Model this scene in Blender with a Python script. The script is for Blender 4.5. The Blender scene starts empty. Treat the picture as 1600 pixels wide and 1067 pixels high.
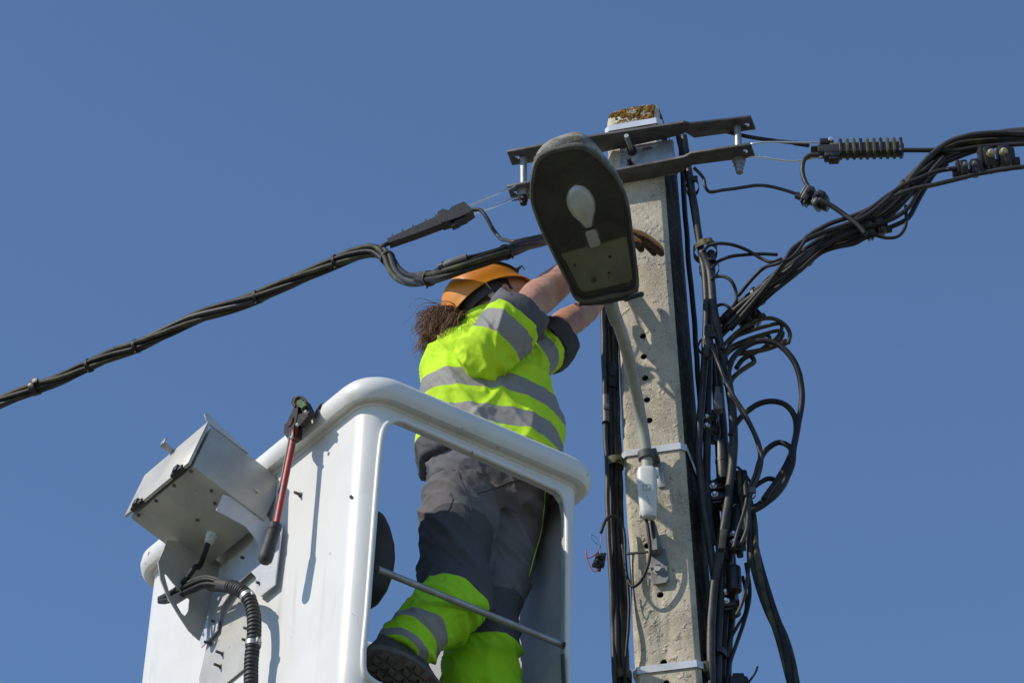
import bpy, bmesh, math, random
import numpy as np
from mathutils import Vector, Matrix, noise
random.seed(7)
C = bpy.context.scene.collection
SC = bpy.context.scene
RAD = math.radians
# ------------------------------------------------------------------ camera, sky, sun, exposure
PITCH = 36.5; FPX = 5600.0; CAM = Vector((0, 0, 1.6))
cd = bpy.data.cameras.new('camera'); cam = bpy.data.objects.new('camera', cd); C.objects.link(cam)
cd.sensor_width = 36.0; cd.lens = FPX/1600*36.0; cd.clip_start = 0.1; cd.clip_end = 5000
cam.location = CAM; cam.rotation_euler = (RAD(90+PITCH), 0, 0)
SC.camera = cam
SUN = Vector((-.73, -.29, .62)).normalized()
wd = bpy.data.worlds.new('World'); SC.world = wd; wd.use_nodes = True
nt = wd.node_tree; bg = nt.nodes['Background']
sky = nt.nodes.new('ShaderNodeTexSky'); sky.sky_type = 'NISHITA'; sky.sun_disc = False
sky.sun_elevation = math.asin(SUN.z); sky.sun_rotation = math.atan2(SUN.x, SUN.y)
sky.air_density = 1.0; sky.dust_density = 0.0; sky.ozone_density = 5.6
nt.links.new(sky.outputs[0], bg.inputs[0]); bg.inputs[1].default_value = 0.146
ld = bpy.data.lights.new('sun', 'SUN'); lo = bpy.data.objects.new('sun', ld); C.objects.link(lo)
ld.energy = 3.8; ld.angle = RAD(.5); ld.color = (1, .92, .80)
lo.rotation_euler = SUN.to_track_quat('Z', 'Y').to_euler(); lo.location = (-20, -6, 30)
vs = SC.view_settings; vs.view_transform = 'Standard'; vs.look = 'None'; vs.exposure = 0.0; vs.gamma = 1
SC.cycles.max_bounces = 8; SC.cycles.transparent_max_bounces = 12
# ------------------------------------------------------------------ photograph geometry: a pixel of the survey photo and a known world depth give a point
_th = RAD(PITCH)
VR = Vector((1, 0, 0)); VU = Vector((0, -math.sin(_th), math.cos(_th))); VF = Vector((0, math.cos(_th), math.sin(_th)))
def ray(u, v): return VF + VR*((u-800)/FPX) - VU*((v-533.5)/FPX)
def Q(u, v, Y):
    r = ray(u, v); return CAM + r*((Y-CAM.y)/r.y)
DP = .28                                            # the pole and its cables stand this much beyond the first survey depth
def QP(u, v, Y): return Q(u, v, Y+DP)
def PLN(u, v, p, n):
    r = ray(u, v); return CAM + r*((p-CAM).dot(n)/r.dot(n))
def QZ(u, v, z): return PLN(u, v, Vector((0, 0, z)), Vector((0, 0, 1)))
def pxm(P): return FPX/(P-CAM).dot(VF)           # pixels per metre there
# ------------------------------------------------------------------ mesh helpers
class MB:
    def __init__(s): s.v = []; s.f = []
    def add(s, vs_, fs):
        o = len(s.v); s.v += [Vector(p) for p in vs_]; s.f += [tuple(i+o for i in f) for f in fs]; return s
    def loft(s, rings, caps=True, closed=False):
        n = len(rings[0]); vs_ = [p for r in rings for p in r]; fs = []; m = len(rings)
        for i in range(m if closed else m-1):
            a = i*n; b = ((i+1) % m)*n
            for j in range(n):
                k = (j+1) % n; fs.append((a+j, a+k, b+k, b+j))
        if caps and not closed:
            fs.append(tuple(range(n-1, -1, -1))); fs.append(tuple((m-1)*n+j for j in range(n)))
        return s.add(vs_, fs)
    def tube(s, pts, r, n=8, closed=False, caps=True):
        pts = [Vector(p) for p in pts]; m = len(pts)
        R = r if isinstance(r, (list, tuple)) else [r]*m
        fr = frames(pts, closed); rings = []
        for i in range(m):
            t, a, b = fr[i]
            rings.append([pts[i]+(a*math.cos(q)+b*math.sin(q))*R[i] for q in [2*math.pi*k/n for k in range(n)]])
        return s.loft(rings, caps, closed)
    def cyl(s, p, q, r, n=16, r2=None): return s.tube([p, q], [r, r if r2 is None else r2], n)
    def prism(s, pts, d):
        pts = [Vector(p) for p in pts]; d = Vector(d); n = len(pts)
        nn = Vector((0, 0, 0))
        for i in range(n):
            nn += (pts[i]-pts[0]).cross(pts[(i+1) % n]-pts[0])
        if nn.dot(d) > 0: pts = pts[::-1]
        return s.add(pts+[p+d for p in pts], [tuple(range(n))] + [tuple(n+i for i in range(n-1, -1, -1))] +
                     [((i+1) % n, i, n+i, n+(i+1) % n) for i in range(n)])
    def box(s, c, ax, sz, bev=0.0, seg=2):
        bm = bmesh.new(); bmesh.ops.create_cube(bm, size=1)
        for v in bm.verts: v.co = Vector((v.co.x*sz[0], v.co.y*sz[1], v.co.z*sz[2]))
        if bev: bmesh.ops.bevel(bm, geom=bm.edges[:], offset=bev, segments=seg, affect='EDGES', profile=.5)
        c = Vector(c); bm.verts.index_update()
        s.add([c+ax[0]*v.co.x+ax[1]*v.co.y+ax[2]*v.co.z for v in bm.verts], [tuple(v.index for v in f.verts) for f in bm.faces])
        bm.free(); return s
    def lathe(s, p, axis, prof, n=20):
        axis = Vector(axis).normalized(); a = axis.orthogonal().normalized(); b = axis.cross(a)
        return s.loft([[Vector(p)+axis*h+(a*math.cos(2*math.pi*k/n)+b*math.sin(2*math.pi*k/n))*max(r, 1e-4) for k in range(n)] for h, r in prof])
    def ball(s, c, r, ax=None, n=16):
        ax = ax or (Vector((1,0,0)), Vector((0,1,0)), Vector((0,0,1))); r = r if isinstance(r, (tuple, list)) else (r, r, r)
        rings = []
        for i in range(1, n//2):
            t = math.pi*i/(n//2)
            rings.append([Vector(c)+ax[0]*r[0]*math.sin(t)*math.cos(2*math.pi*k/n)+ax[1]*r[1]*math.sin(t)*math.sin(2*math.pi*k/n)-ax[2]*r[2]*math.cos(t) for k in range(n)])
        return s.loft(rings)
def frames(pts, closed=False):
    m = len(pts); T = []
    for i in range(m):
        if closed: t = pts[(i+1) % m]-pts[i-1]
        else: t = pts[min(i+1, m-1)]-pts[max(i-1, 0)]
        T.append(t.normalized() if t.length > 1e-9 else Vector((0, 0, 1)))
    a = T[0].orthogonal().normalized(); out = []
    for i in range(m):
        a = (a-T[i]*a.dot(T[i]))
        a = a.normalized() if a.length > 1e-6 else T[i].orthogonal().normalized()
        out.append((T[i], a, T[i].cross(a)))
    return out
def smooth(pts, k=6, closed=False):
    pts = [Vector(p) for p in pts]; n = len(pts); out = []
    if n < 3 and not closed:
        return [pts[0].lerp(pts[1], i/k) for i in range(k+1)]
    for i in range(n if closed else n-1):
        p1, p2 = pts[i], pts[(i+1) % n]
        p0 = pts[i-1] if (i > 0 or closed) else p1*2-p2
        p3 = pts[(i+2) % n] if (i+2 < n or closed) else p2*2-p1
        t0 = 0; t1 = t0+max((p1-p0).length, 1e-6)**.5; t2 = t1+max((p2-p1).length, 1e-6)**.5; t3 = t2+max((p3-p2).length, 1e-6)**.5
        for j in range(k):
            t = t1+(t2-t1)*j/k
            A1 = p0*((t1-t)/(t1-t0))+p1*((t-t0)/(t1-t0)); A2 = p1*((t2-t)/(t2-t1))+p2*((t-t1)/(t2-t1)); A3 = p2*((t3-t)/(t3-t2))+p3*((t-t2)/(t3-t2))
            B1 = A1*((t2-t)/(t2-t0))+A2*((t-t0)/(t2-t0)); B2 = A2*((t3-t)/(t3-t1))+A3*((t-t1)/(t3-t1))
            out.append(B1*((t2-t)/(t2-t1))+B2*((t-t1)/(t2-t1)))
    if not closed: out.append(pts[-1])
    return out
def mesh_obj(name, me, mat, parent=None, sharp=32):
    o = bpy.data.objects.new(name, me); C.objects.link(o)
    mats = mat if isinstance(mat, (list, tuple)) else [mat]
    for m in mats: me.materials.append(m)
    if parent is not None:
        o.parent = parent
    me.polygons.foreach_set('use_smooth', [True]*len(me.polygons))
    if sharp: me.set_sharp_from_angle(angle=RAD(sharp))
    return o
def obj(name, mb, mat, parent=None, sharp=32, origin=None):
    base = parent_loc(parent) if parent is not None else Vector(origin if origin is not None else (0, 0, 0))
    me = bpy.data.meshes.new(name); me.from_pydata([p-base for p in mb.v], [], mb.f); me.validate(); me.update()
    bm = bmesh.new(); bm.from_mesh(me); bmesh.ops.recalc_face_normals(bm, faces=bm.faces[:]); bm.to_mesh(me); bm.free()
    o = mesh_obj(name, me, mat, parent, sharp)
    if parent is None: o.location = base
    return o
def parent_loc(p):
    l = Vector((0, 0, 0))
    while p is not None: l = l+p.location; p = p.parent
    return l
def thing(name, label, cat, loc=(0, 0, 0), group=None):
    o = bpy.data.objects.new(name, None); C.objects.link(o); o.location = loc; o.empty_display_size = .05
    return tag(o, label, cat, group)
def tag(o, label, cat, group=None):
    o['label'] = label; o['category'] = cat
    if group: o['group'] = group
    return o
def evaluated(o):
    dg = bpy.context.evaluated_depsgraph_get(); e = o.evaluated_get(dg)
    me = bpy.data.meshes.new_from_object(e); return me
def boolean(name, mb, cutters, mat, parent, bevel=0, solver='EXACT', sharp=32):
    base = parent_loc(parent)
    def tmp(m):
        me = bpy.data.meshes.new('tmp'); me.from_pydata([p-base for p in m.v], [], m.f)
        bm = bmesh.new(); bm.from_mesh(me); bmesh.ops.recalc_face_normals(bm, faces=bm.faces[:]); bm.to_mesh(me); bm.free()
        o = bpy.data.objects.new('tmp', me); C.objects.link(o); return o
    a = tmp(mb); b = tmp(cutters)
    md = a.modifiers.new('b', 'BOOLEAN'); md.object = b; md.operation = 'DIFFERENCE'; md.solver = solver
    if bevel:
        bv = a.modifiers.new('v', 'BEVEL'); bv.width = bevel; bv.segments = 2; bv.limit_method = 'ANGLE'; bv.angle_limit = RAD(40)
    me = evaluated(a); bpy.data.objects.remove(a); bpy.data.objects.remove(b)
    me.materials.clear()
    return mesh_obj(name, me, mat, parent, sharp)
def fuse(mbs, voxel, it=2):
    all_ = MB()
    for m in mbs: all_.add(m.v, m.f)
    me = bpy.data.meshes.new('tmp'); me.from_pydata(all_.v, [], all_.f)
    bm = bmesh.new(); bm.from_mesh(me); bmesh.ops.recalc_face_normals(bm, faces=bm.faces[:]); bm.to_mesh(me); bm.free()
    o = bpy.data.objects.new('tmp', me); C.objects.link(o)
    md = o.modifiers.new('r', 'REMESH'); md.mode = 'VOXEL'; md.voxel_size = voxel; md.adaptivity = 0
    sm = o.modifiers.new('s', 'SMOOTH'); sm.factor = .5; sm.iterations = it
    out = evaluated(o); bpy.data.objects.remove(o); return out
# ------------------------------------------------------------------ materials
def M(name, base, rough=.6, metal=0.0, var=None, vscale=8.0, vlo=.4, vhi=.65, bump=0.0, bscale=60.0, spots=None, sscale=40.0, sth=.6, spec=.5, stretch=None, coat=0, fine=None, pits=0, wrinkle=0, grime=None):
    m = bpy.data.materials.new(name); m.use_nodes = True; t = m.node_tree; N = t.nodes; L = t.links; b = N['Principled BSDF']
    b.inputs['Base Color'].default_value = (*base, 1); b.inputs['Roughness'].default_value = rough; b.inputs['Metallic'].default_value = metal
    b.inputs['Specular IOR Level'].default_value = spec
    if coat: b.inputs['Coat Weight'].default_value = coat
    tc = N.new('ShaderNodeTexCoord'); co = tc.outputs['Object']
    if stretch:
        mp = N.new('ShaderNodeMapping'); mp.inputs['Scale'].default_value = stretch; L.new(co, mp.inputs[0]); co = mp.outputs[0]
    cur = None
    def noi(sc, det=6, rg=.6):
        n = N.new('ShaderNodeTexNoise'); n.inputs['Scale'].default_value = sc; n.inputs['Detail'].default_value = det; n.inputs['Roughness'].default_value = rg
        L.new(co, n.inputs['Vector']); return n.outputs[0]
    def mix(fac, a, bcol):
        x = N.new('ShaderNodeMix'); x.data_type = 'RGBA'; L.new(fac, x.inputs[0])
        if isinstance(a, tuple): x.inputs[6].default_value = (*a, 1)
        else: L.new(a, x.inputs[6])
        x.inputs[7].default_value = (*bcol, 1); return x.outputs[2]
    def rng(v, lo_, hi_):
        r = N.new('ShaderNodeMapRange'); L.new(v, r.inputs[0]); r.inputs[1].default_value = lo_; r.inputs[2].default_value = hi_; return r.outputs[0]
    cur = base
    if var is not None:
        cur = mix(rng(noi(vscale), vlo, vhi), cur, var)
    if spots is not None:
        cur = mix(rng(noi(sscale, 3, .5), sth, sth+.06), cur, spots)
    if fine is not None: cur = mix(rng(noi(170, 2, .5), .52, .72), cur, fine)
    if grime is not None:
        mg = N.new('ShaderNodeMapping'); mg.inputs['Scale'].default_value = (26, 26, 1.6); L.new(tc.outputs['Object'], mg.inputs[0]); ng = N.new('ShaderNodeTexNoise'); ng.inputs['Scale'].default_value = 1; ng.inputs['Detail'].default_value = 5
        L.new(mg.outputs[0], ng.inputs['Vector']); mm_ = N.new('ShaderNodeMath'); mm_.operation = 'MULTIPLY'; L.new(rng(ng.outputs[0], .52, .82), mm_.inputs[0]); L.new(rng(noi(3.2, 4), .42, .7), mm_.inputs[1]); cur = mix(mm_.outputs[0], cur, grime)
    if not isinstance(cur, tuple): L.new(cur, b.inputs['Base Color'])
    if bump:
        bp = N.new('ShaderNodeBump'); bp.inputs['Strength'].default_value = bump; bp.inputs['Distance'].default_value = .004
        hsrc = noi(bscale, 5)
        if pits or wrinkle:
            ad = N.new('ShaderNodeMath'); ad.operation = 'MULTIPLY_ADD'; ad.inputs[1].default_value = 2.2 if pits else 2.6; L.new(rng(noi(34, 3, .5), .60, .72) if pits else noi(wrinkle, 4, .6), ad.inputs[0]); L.new(hsrc, ad.inputs[2]); hsrc = ad.outputs[0]
            if pits:
                sb = N.new('ShaderNodeMath'); sb.operation = 'SUBTRACT'; L.new(hsrc, sb.inputs[0]); L.new(rng(noi(62, 3, .5), .60, .68), sb.inputs[1]); hsrc = sb.outputs[0]
        L.new(hsrc, bp.inputs['Height']); L.new(bp.outputs[0], b.inputs['Normal'])
    m['_co'] = 0
    return m
CONC = M('concrete', (.56, .50, .385), .92, var=(.31, .275, .215), vscale=6, vlo=.42, vhi=.66, grime=(.27, .245, .19), bump=.5, bscale=80, spots=(.19, .17, .135), sscale=46, sth=.655, fine=(.64, .58, .455), pits=1)
LICHEN = M('orange lichen', (.27, .145, .028), .98, var=(.12, .065, .018), vscale=55, vlo=.35, vhi=.6, bump=.8, bscale=260, spots=(.36, .25, .09), sscale=150, sth=.60, spec=.1)
HOOD = M('weathered grey hood', (.33, .32, .27), .9, var=(.13, .13, .11), vscale=22, bump=.7, bscale=130, spots=(.34, .22, .07), sscale=30, sth=.63)
ALGAE_SHADE = M('algae and hole shade concrete', (.050, .048, .041), .98, var=(.014, .015, .013), vscale=9, bump=.6, bscale=90, spots=(.13, .125, .108), sscale=70, sth=.60, spec=.1)
LICHENG = M('grey lichen', (.42, .41, .35), .95, var=(.2, .2, .17), vscale=50, bump=.8, bscale=200)
GALV = M('galvanised steel', (.42, .43, .43), .5, .75, var=(.30, .30, .30), vscale=25, bump=.12, bscale=150)
DULL = M('weathered steel', (.115, .118, .12), .6, .25, var=(.07, .07, .068), vscale=30, bump=.25, bscale=160)
BAND = M('steel band', (.72, .74, .76), .38, .35, var=(.55, .57, .6), vscale=12)
BLK = M('black cable', (.014, .014, .015), .55, var=(.030, .028, .026), vscale=14, bump=.25, bscale=140, spec=.32)
BLKG = M('mossy black cable', (.026, .026, .020), .6, var=(.085, .08, .04), vscale=22, bump=.3, bscale=160, spec=.3)
GREYC = M('grey weathered cable', (.028, .028, .029), .5, var=(.060, .057, .052), vscale=16, bump=.25, bscale=140, spec=.4)
BLKP = M('black plastic', (.014, .014, .015), .45, var=(.028, .027, .025), vscale=40, bump=.2, bscale=160)
MOSSP = M('mossy black plastic', (.095, .092, .032), .7, var=(.025, .025, .016), vscale=45, bump=.3, bscale=160)
GREYP = M('grey plastic', (.13, .13, .135), .5, var=(.09, .09, .09), vscale=30, bump=.1)
CLAMPG = M('dusty grey plastic', (.060, .058, .053), .65, var=(.028, .028, .026), vscale=30, bump=.3, bscale=120)
BOLT = M('shiny bolt', (.75, .75, .74), .25, .85)
MARK = M('faint grey print', (.40, .41, .41), .6)
BRKT = M('grey bracket steel', (.24, .245, .245), .55, .5, var=(.15, .15, .15), vscale=25, bump=.15, bscale=150)
BEIGE = M('beige cap', (.42, .36, .20), .5, var=(.3, .26, .14), vscale=60)
WHITE = M('white gelcoat', (.735, .735, .715), .38, var=(.66, .66, .63), vscale=3.5, vlo=.45, vhi=.75, bump=.05, bscale=14, spots=(.40, .38, .33), sscale=34, sth=.725, grime=(.46, .45, .40))
INNER = M('grey inner gelcoat', (.42, .43, .43), .55, var=(.34, .35, .35), vscale=5, bump=.06, bscale=40, spots=(.18, .18, .17), sscale=24, sth=.68)
RIMW = M('scuffed white rim', (.735, .735, .705), .42, var=(.46, .44, .37), vscale=5.5, vlo=.52, vhi=.80, bump=.1, bscale=60, spots=(.22, .20, .17), sscale=30, sth=.69)
ALU = M('aluminium box', (.53, .51, .455), .5, .4, var=(.40, .40, .38), vscale=6, bump=.06, bscale=120, spots=(.28, .27, .25), sscale=60, sth=.70)
ALUP = M('bracket plate', (.56, .58, .60), .5, .45, var=(.45, .47, .49), vscale=9, bump=.08, bscale=120)
TAN = M('painted plate', (.50, .48, .42), .6, var=(.42, .40, .35), vscale=8, bump=.05, spots=(.3, .28, .24), sscale=40, sth=.7)
RED = M('worn red paint', (.30, .018, .014), .45, var=(.10, .05, .05), vscale=18, vlo=.5, vhi=.62, bump=.2, bscale=120)
RUST = M('dark rusty steel', (.022, .019, .017), .55, .4, var=(.05, .025, .018), vscale=40, bump=.3)
GREEN = M('green paint', (.06, .13, .012), .55, var=(.03, .06, .01), vscale=50)
RUB = M('rubber grip', (.022, .022, .024), .6, var=(.05, .048, .045), vscale=30, bump=.25, bscale=150)
LAMPB = M('lamp housing', (.026, .025, .021), .75, var=(.050, .046, .036), vscale=20, bump=.5, bscale=120)
LFRAME = M('lamp frame', (.13, .122, .098), .7, var=(.06, .056, .045), vscale=25, bump=.4, bscale=120)
LAMPI = M('lamp reflector', (.24, .245, .21), .45, .2, var=(.08, .082, .07), vscale=9, bump=.15)
TRAY = M('lamp gear tray', (.60, .60, .54), .6, var=(.46, .46, .41), vscale=14, bump=.1)
BULB = M('frosted bulb', (.47, .48, .43), .18, var=(.36, .37, .32), vscale=14, coat=.4)
SOCK = M('ceramic socket', (.30, .285, .23), .5, var=(.25, .24, .2), vscale=30)
PIPE = M('grey lamp pipe', (.40, .395, .36), .6, .1, var=(.31, .305, .27), vscale=14, bump=.2, bscale=120)
LGREY = M('light grey plastic', (.70, .71, .69), .45, var=(.62, .63, .61), vscale=18)
ORANGE = M('orange helmet plastic', (.80, .30, .022), .35, var=(.70, .25, .02), vscale=9, spots=(.45, .17, .03), sscale=34, sth=.70)
def skin_mat():
    m = M('skin', (.56, .31, .215), .46, var=(.46, .20, .135), vscale=16, vlo=.42, vhi=.7, bump=.35, bscale=120)
    b = m.node_tree.nodes['Principled BSDF']; b.inputs['Subsurface Weight'].default_value = .15; b.inputs['Subsurface Radius'].default_value = (.01, .004, .002); b.inputs['Subsurface Scale'].default_value = .5
    return m
SKIN = skin_mat()
HAIR = M('brown hair', (.15, .068, .038), .5, var=(.25, .125, .075), vscale=40)
GLOVE = M('tan leather', (.52, .25, .08), .75, var=(.38, .17, .05), vscale=25, bump=.5, bscale=120)
GLOVED = M('dark palm fabric', (.045, .032, .022), .85, var=(.09, .06, .04), vscale=35, bump=.4)
DARKF = M('charcoal fabric', (.058, .060, .068), .9, var=(.045, .046, .052), vscale=18, bump=.35, bscale=420)
BOOT = M('boot leather', (.03, .028, .026), .6, var=(.05, .046, .04), vscale=24, bump=.3)
SOLE = M('rubber sole', (.085, .074, .060), .8, var=(.14, .12, .095), vscale=40, bump=.4, bscale=140)
BAG = M('dark leather bag', (.022, .019, .014), .7, var=(.04, .034, .022), vscale=14, bump=.4, bscale=60)
WIREB = M('blue wire', (.03, .25, .60), .4); WIRER = M('red wire', (.40, .035, .03), .4)
STRAPW = M('strap webbing', (.45, .44, .40), .8, bump=.3)
def glass_mat():
    m = bpy.data.materials.new('dusty lamp glass'); m.use_nodes = True; t = m.node_tree; N = t.nodes; L = t.links
    for n in list(N): N.remove(n)
    o = N.new('ShaderNodeOutputMaterial'); mx = N.new('ShaderNodeMixShader'); tr = N.new('ShaderNodeBsdfTransparent'); gl = N.new('ShaderNodeBsdfGlossy')
    df = N.new('ShaderNodeBsdfDiffuse'); df.inputs[0].default_value = (.18, .18, .165, 1); mx2 = N.new('ShaderNodeMixShader')
    tr.inputs[0].default_value = (.86, .87, .80, 1); gl.inputs['Roughness'].default_value = .08
    fr = N.new('ShaderNodeFresnel'); fr.inputs[0].default_value = 1.45
    L.new(fr.outputs[0], mx.inputs[0]); L.new(tr.outputs[0], mx.inputs[1]); L.new(gl.outputs[0], mx.inputs[2])
    no = N.new('ShaderNodeTexNoise'); no.inputs['Scale'].default_value = 12; mr = N.new('ShaderNodeMapRange'); L.new(no.outputs[0], mr.inputs[0])
    tc = N.new('ShaderNodeTexCoord'); L.new(tc.outputs['Object'], no.inputs['Vector'])
    mr.inputs[1].default_value = .35; mr.inputs[2].default_value = .8; mr.inputs[3].default_value = .015; mr.inputs[4].default_value = .13
    L.new(mr.outputs[0], mx2.inputs[0]); L.new(mx.outputs[0], mx2.inputs[1]); L.new(df.outputs[0], mx2.inputs[2]); L.new(mx2.outputs[0], o.inputs[0])
    return m
GLASS = glass_mat()
def band_mat(name, base, specs, bump=.35, weave=500, fluo=None):
    """fabric whose colour changes along stored lengths: specs = [(attribute, [(from, to, colour, roughness)])]"""
    m = M(name, base, .8, var=tuple(c*.86 for c in base), vscale=10, bump=bump, bscale=weave, spec=.25, wrinkle=15); t = m.node_tree; N = t.nodes; L = t.links; b = N['Principled BSDF']
    cur = b.inputs['Base Color'].links[0].from_socket; rough = None
    for attr, bands in specs:
        at = N.new('ShaderNodeAttribute'); at.attribute_name = attr
        for bd_ in bands:
            lo_, hi_, col, rg = bd_[:4]
            g = N.new('ShaderNodeMath'); g.operation = 'GREATER_THAN'; L.new(at.outputs['Fac'], g.inputs[0]); g.inputs[1].default_value = lo_
            l = N.new('ShaderNodeMath'); l.operation = 'LESS_THAN'; L.new(at.outputs['Fac'], l.inputs[0]); l.inputs[1].default_value = hi_
            q = N.new('ShaderNodeMath'); q.operation = 'MULTIPLY'; L.new(g.outputs[0], q.inputs[0]); L.new(l.outputs[0], q.inputs[1])
            if len(bd_) > 4:
                ma = N.new('ShaderNodeAttribute'); ma.attribute_name = bd_[4]; mg_ = N.new('ShaderNodeMath'); mg_.operation = 'GREATER_THAN'; L.new(ma.outputs['Fac'], mg_.inputs[0]); mg_.inputs[1].default_value = .5; q2 = N.new('ShaderNodeMath'); q2.operation = 'MULTIPLY'; L.new(q.outputs[0], q2.inputs[0]); L.new(mg_.outputs[0], q2.inputs[1]); q = q2
            x = N.new('ShaderNodeMix'); x.data_type = 'RGBA'; L.new(q.outputs[0], x.inputs[0]); L.new(cur, x.inputs[6]); x.inputs[7].default_value = (*col, 1); cur = x.outputs[2]
            r = N.new('ShaderNodeMix'); r.data_type = 'FLOAT'; L.new(q.outputs[0], r.inputs[0])
            if rough is None: r.inputs[2].default_value = .8
            else: L.new(rough, r.inputs[2])
            r.inputs[3].default_value = rg; rough = r.outputs[0]
    L.new(cur, b.inputs['Base Color'])
    if rough is not None: L.new(rough, b.inputs['Roughness'])
    return m
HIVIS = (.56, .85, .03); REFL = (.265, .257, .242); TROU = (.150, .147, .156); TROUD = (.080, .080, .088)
# ------------------------------------------------------------------ ground
g = MB().add([(-900, -900, 0), (900, -900, 0), (900, 900, 0), (-900, 900, 0)], [(0, 1, 2, 3)])
go = obj('ground', g, M('meadow ground', (.15, .145, .095), .95, var=(.19, .18, .13), vscale=.4, bump=.3, bscale=3), None); go['kind'] = 'structure'
# ------------------------------------------------------------------ utility pole
Y0 = 8.60+DP
_lt, _lb = Q(946, 190, Y0), Q(990, 1040, Y0); _rt, _rb = Q(1031, 188, Y0-.045), Q(1095, 1040, Y0-.045)
def _xl(z): return _lb.x+(_lt.x-_lb.x)*(z-_lb.z)/(_lt.z-_lb.z)
def _xr(z): return _rb.x+(_rt.x-_rb.x)*(z-_rb.z)/(_rt.z-_rb.z)
PD = Vector((.25, .968, 0)); PF = -PD; PS = Vector((.968, -.25, 0))
ZT = _lt.z+.02; DEPTH = .27
UP0 = Vector((0, 0, 1))
def pole_ring(z, off=0.0, ch=.016, sub=1):
    fl = Vector((_xl(z), Y0, z)); fr = Vector((_xr(z), Y0-.045, z)); dep = DEPTH+(ZT-z)*.012
    bl = fl+PD*dep; br = fr+PD*dep; s = (fr-fl).normalized()
    fl = fl-s*off-PD*off; fr = fr+s*off-PD*off; bl = bl-s*off+PD*off; br = br+s*off+PD*off
    return [fl+PD*ch, fl+s*ch, fr-s*ch, fr+PD*ch, br-PD*ch, br-s*ch, bl+s*ch, bl-PD*ch]
def pole_face(u, v, off=0.0):            # point on the front face (off = metres proud of it)
    p = Vector((_xl(8.0), Y0, 8.0)); return PLN(u, v, p+PF*off, PF)
pole = thing('utility_pole', 'tall weathered concrete utility pole with a row of bolt holes and lichen on its top', 'utility pole', (_xl(0)+.15, Y0+.15, 0))
m = MB(); rings = [pole_ring(z) for z in (-.3, 2.0, 4.0, 6.0, 7.0, 7.6, 8.0, ZT-.05)]
for ins_, dz_ in ((.015, .035), (.05, .062), (.15, .085), (.4, .098)): rings.append([p+(sum(rings[7], Vector())/8-p)*ins_+Vector((0, 0, dz_+.006*noise.noise(p*9))) for p in rings[7]])
m.loft(rings)
cut = MB()
for u, v in ((1004.6, 525), (1006, 557), (1008, 590), (1011, 624), (1014.5, 656), (1011, 851), (1031, 927), (1036, 1032), (1040, 1064)):
    p = pole_face(u, v); cut.cyl(p+PF*.03, p-PF*.14, .0098, 20)
shaft = boolean('shaft', m, cut, CONC, pole, bevel=.004)
shaft.data.materials.append(ALGAE_SHADE)                       # the shaded side of the pole is overgrown with black algae
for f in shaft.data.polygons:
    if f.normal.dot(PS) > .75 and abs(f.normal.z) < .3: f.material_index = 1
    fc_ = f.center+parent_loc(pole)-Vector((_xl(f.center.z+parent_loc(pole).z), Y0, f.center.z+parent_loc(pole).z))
    if fc_.dot(PF) < -.012 and .02 < fc_.dot(PS) < .16 and fc_.dot(PF) > -.16 and f.area < .004: f.material_index = 1       # bolt hole walls coloured black to paint in their deep shade
# small chips and pits in the concrete
m = MB(); mg2 = MB(); rnd = random.Random(3)
_bm = bmesh.new(); _bm.from_mesh(shaft.data); from mathutils.bvhtree import BVHTree; _tr = BVHTree.FromBMesh(_bm); _bm.free(); _pl = parent_loc(pole)
_tc = Vector(((_xl(ZT)+_xr(ZT))/2, Y0+DEPTH/2, ZT))
for i in range(14000):
    if rnd.random() < .62:
        o_ = _tc+PS*rnd.uniform(-.11, .11)+PF*.5+UP0*rnd.uniform(-.065, .03); d_ = -PF
    else:
        o_ = _tc+PS*rnd.uniform(-.1, .1)+PF*rnd.uniform(-.1, .15)+UP0*.3; d_ = -UP0
    hit = _tr.ray_cast(o_-_pl, d_)
    if hit[0] is None: continue
    p = hit[0]+_pl
    if p.z < ZT-.075: continue
    hgt = p.z-ZT; fx = (p-_tc).dot(PS)/.09
    cl = noise.noise(p*30)+.6*noise.noise(p*80)+.30*fx+(.35 if hgt > -.005 else 0)-(.45 if hgt < -.04 else 0)
    if cl < -.14: continue
    r = rnd.uniform(.0009, .0030)*(1+1.4*max(0, noise.noise(p*55)))
    ax2 = (hit[1].orthogonal().normalized()*math.cos(i)+hit[1].cross(hit[1].orthogonal().normalized())*math.sin(i)).normalized(); (mg2 if noise.noise(p*42+Vector((9, 0, 0))) > .22 else m).ball(p, (r*rnd.uniform(.8, 2.2), r*rnd.uniform(.7, 1.3), r*rnd.uniform(.5, 1.3)), (ax2, hit[1].cross(ax2), hit[1]), 6)
obj('lichen', m, LICHEN, pole, sharp=0); obj('lichen', mg2, LICHENG, pole, sharp=0)
for vL, name in ((203, 'band'), (710, 'band'), (1049, 'band')):
    z = Q({203: 947, 710: 976, 1049: 990}[vL], vL, Y0).z
    m = MB(); h = .0115
    ou = [pole_ring(z+d, .004+e) for d, e in ((-h, 0), (-h, .0015), (h, .0015), (h, 0))]
    m.loft(ou, closed=True)
    o = obj('steel_band', m, BAND, pole)
m = MB(); z = Q(990, 1049, Y0).z; p = Vector((_xr(z), Y0-.045, z))+PD*.03+PS*.012
m.box(p, (PD, Vector((0, 0, 1)), PS), (.03, .036, .018), .003); obj('band_buckle', m, MOSSP, pole)
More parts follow.
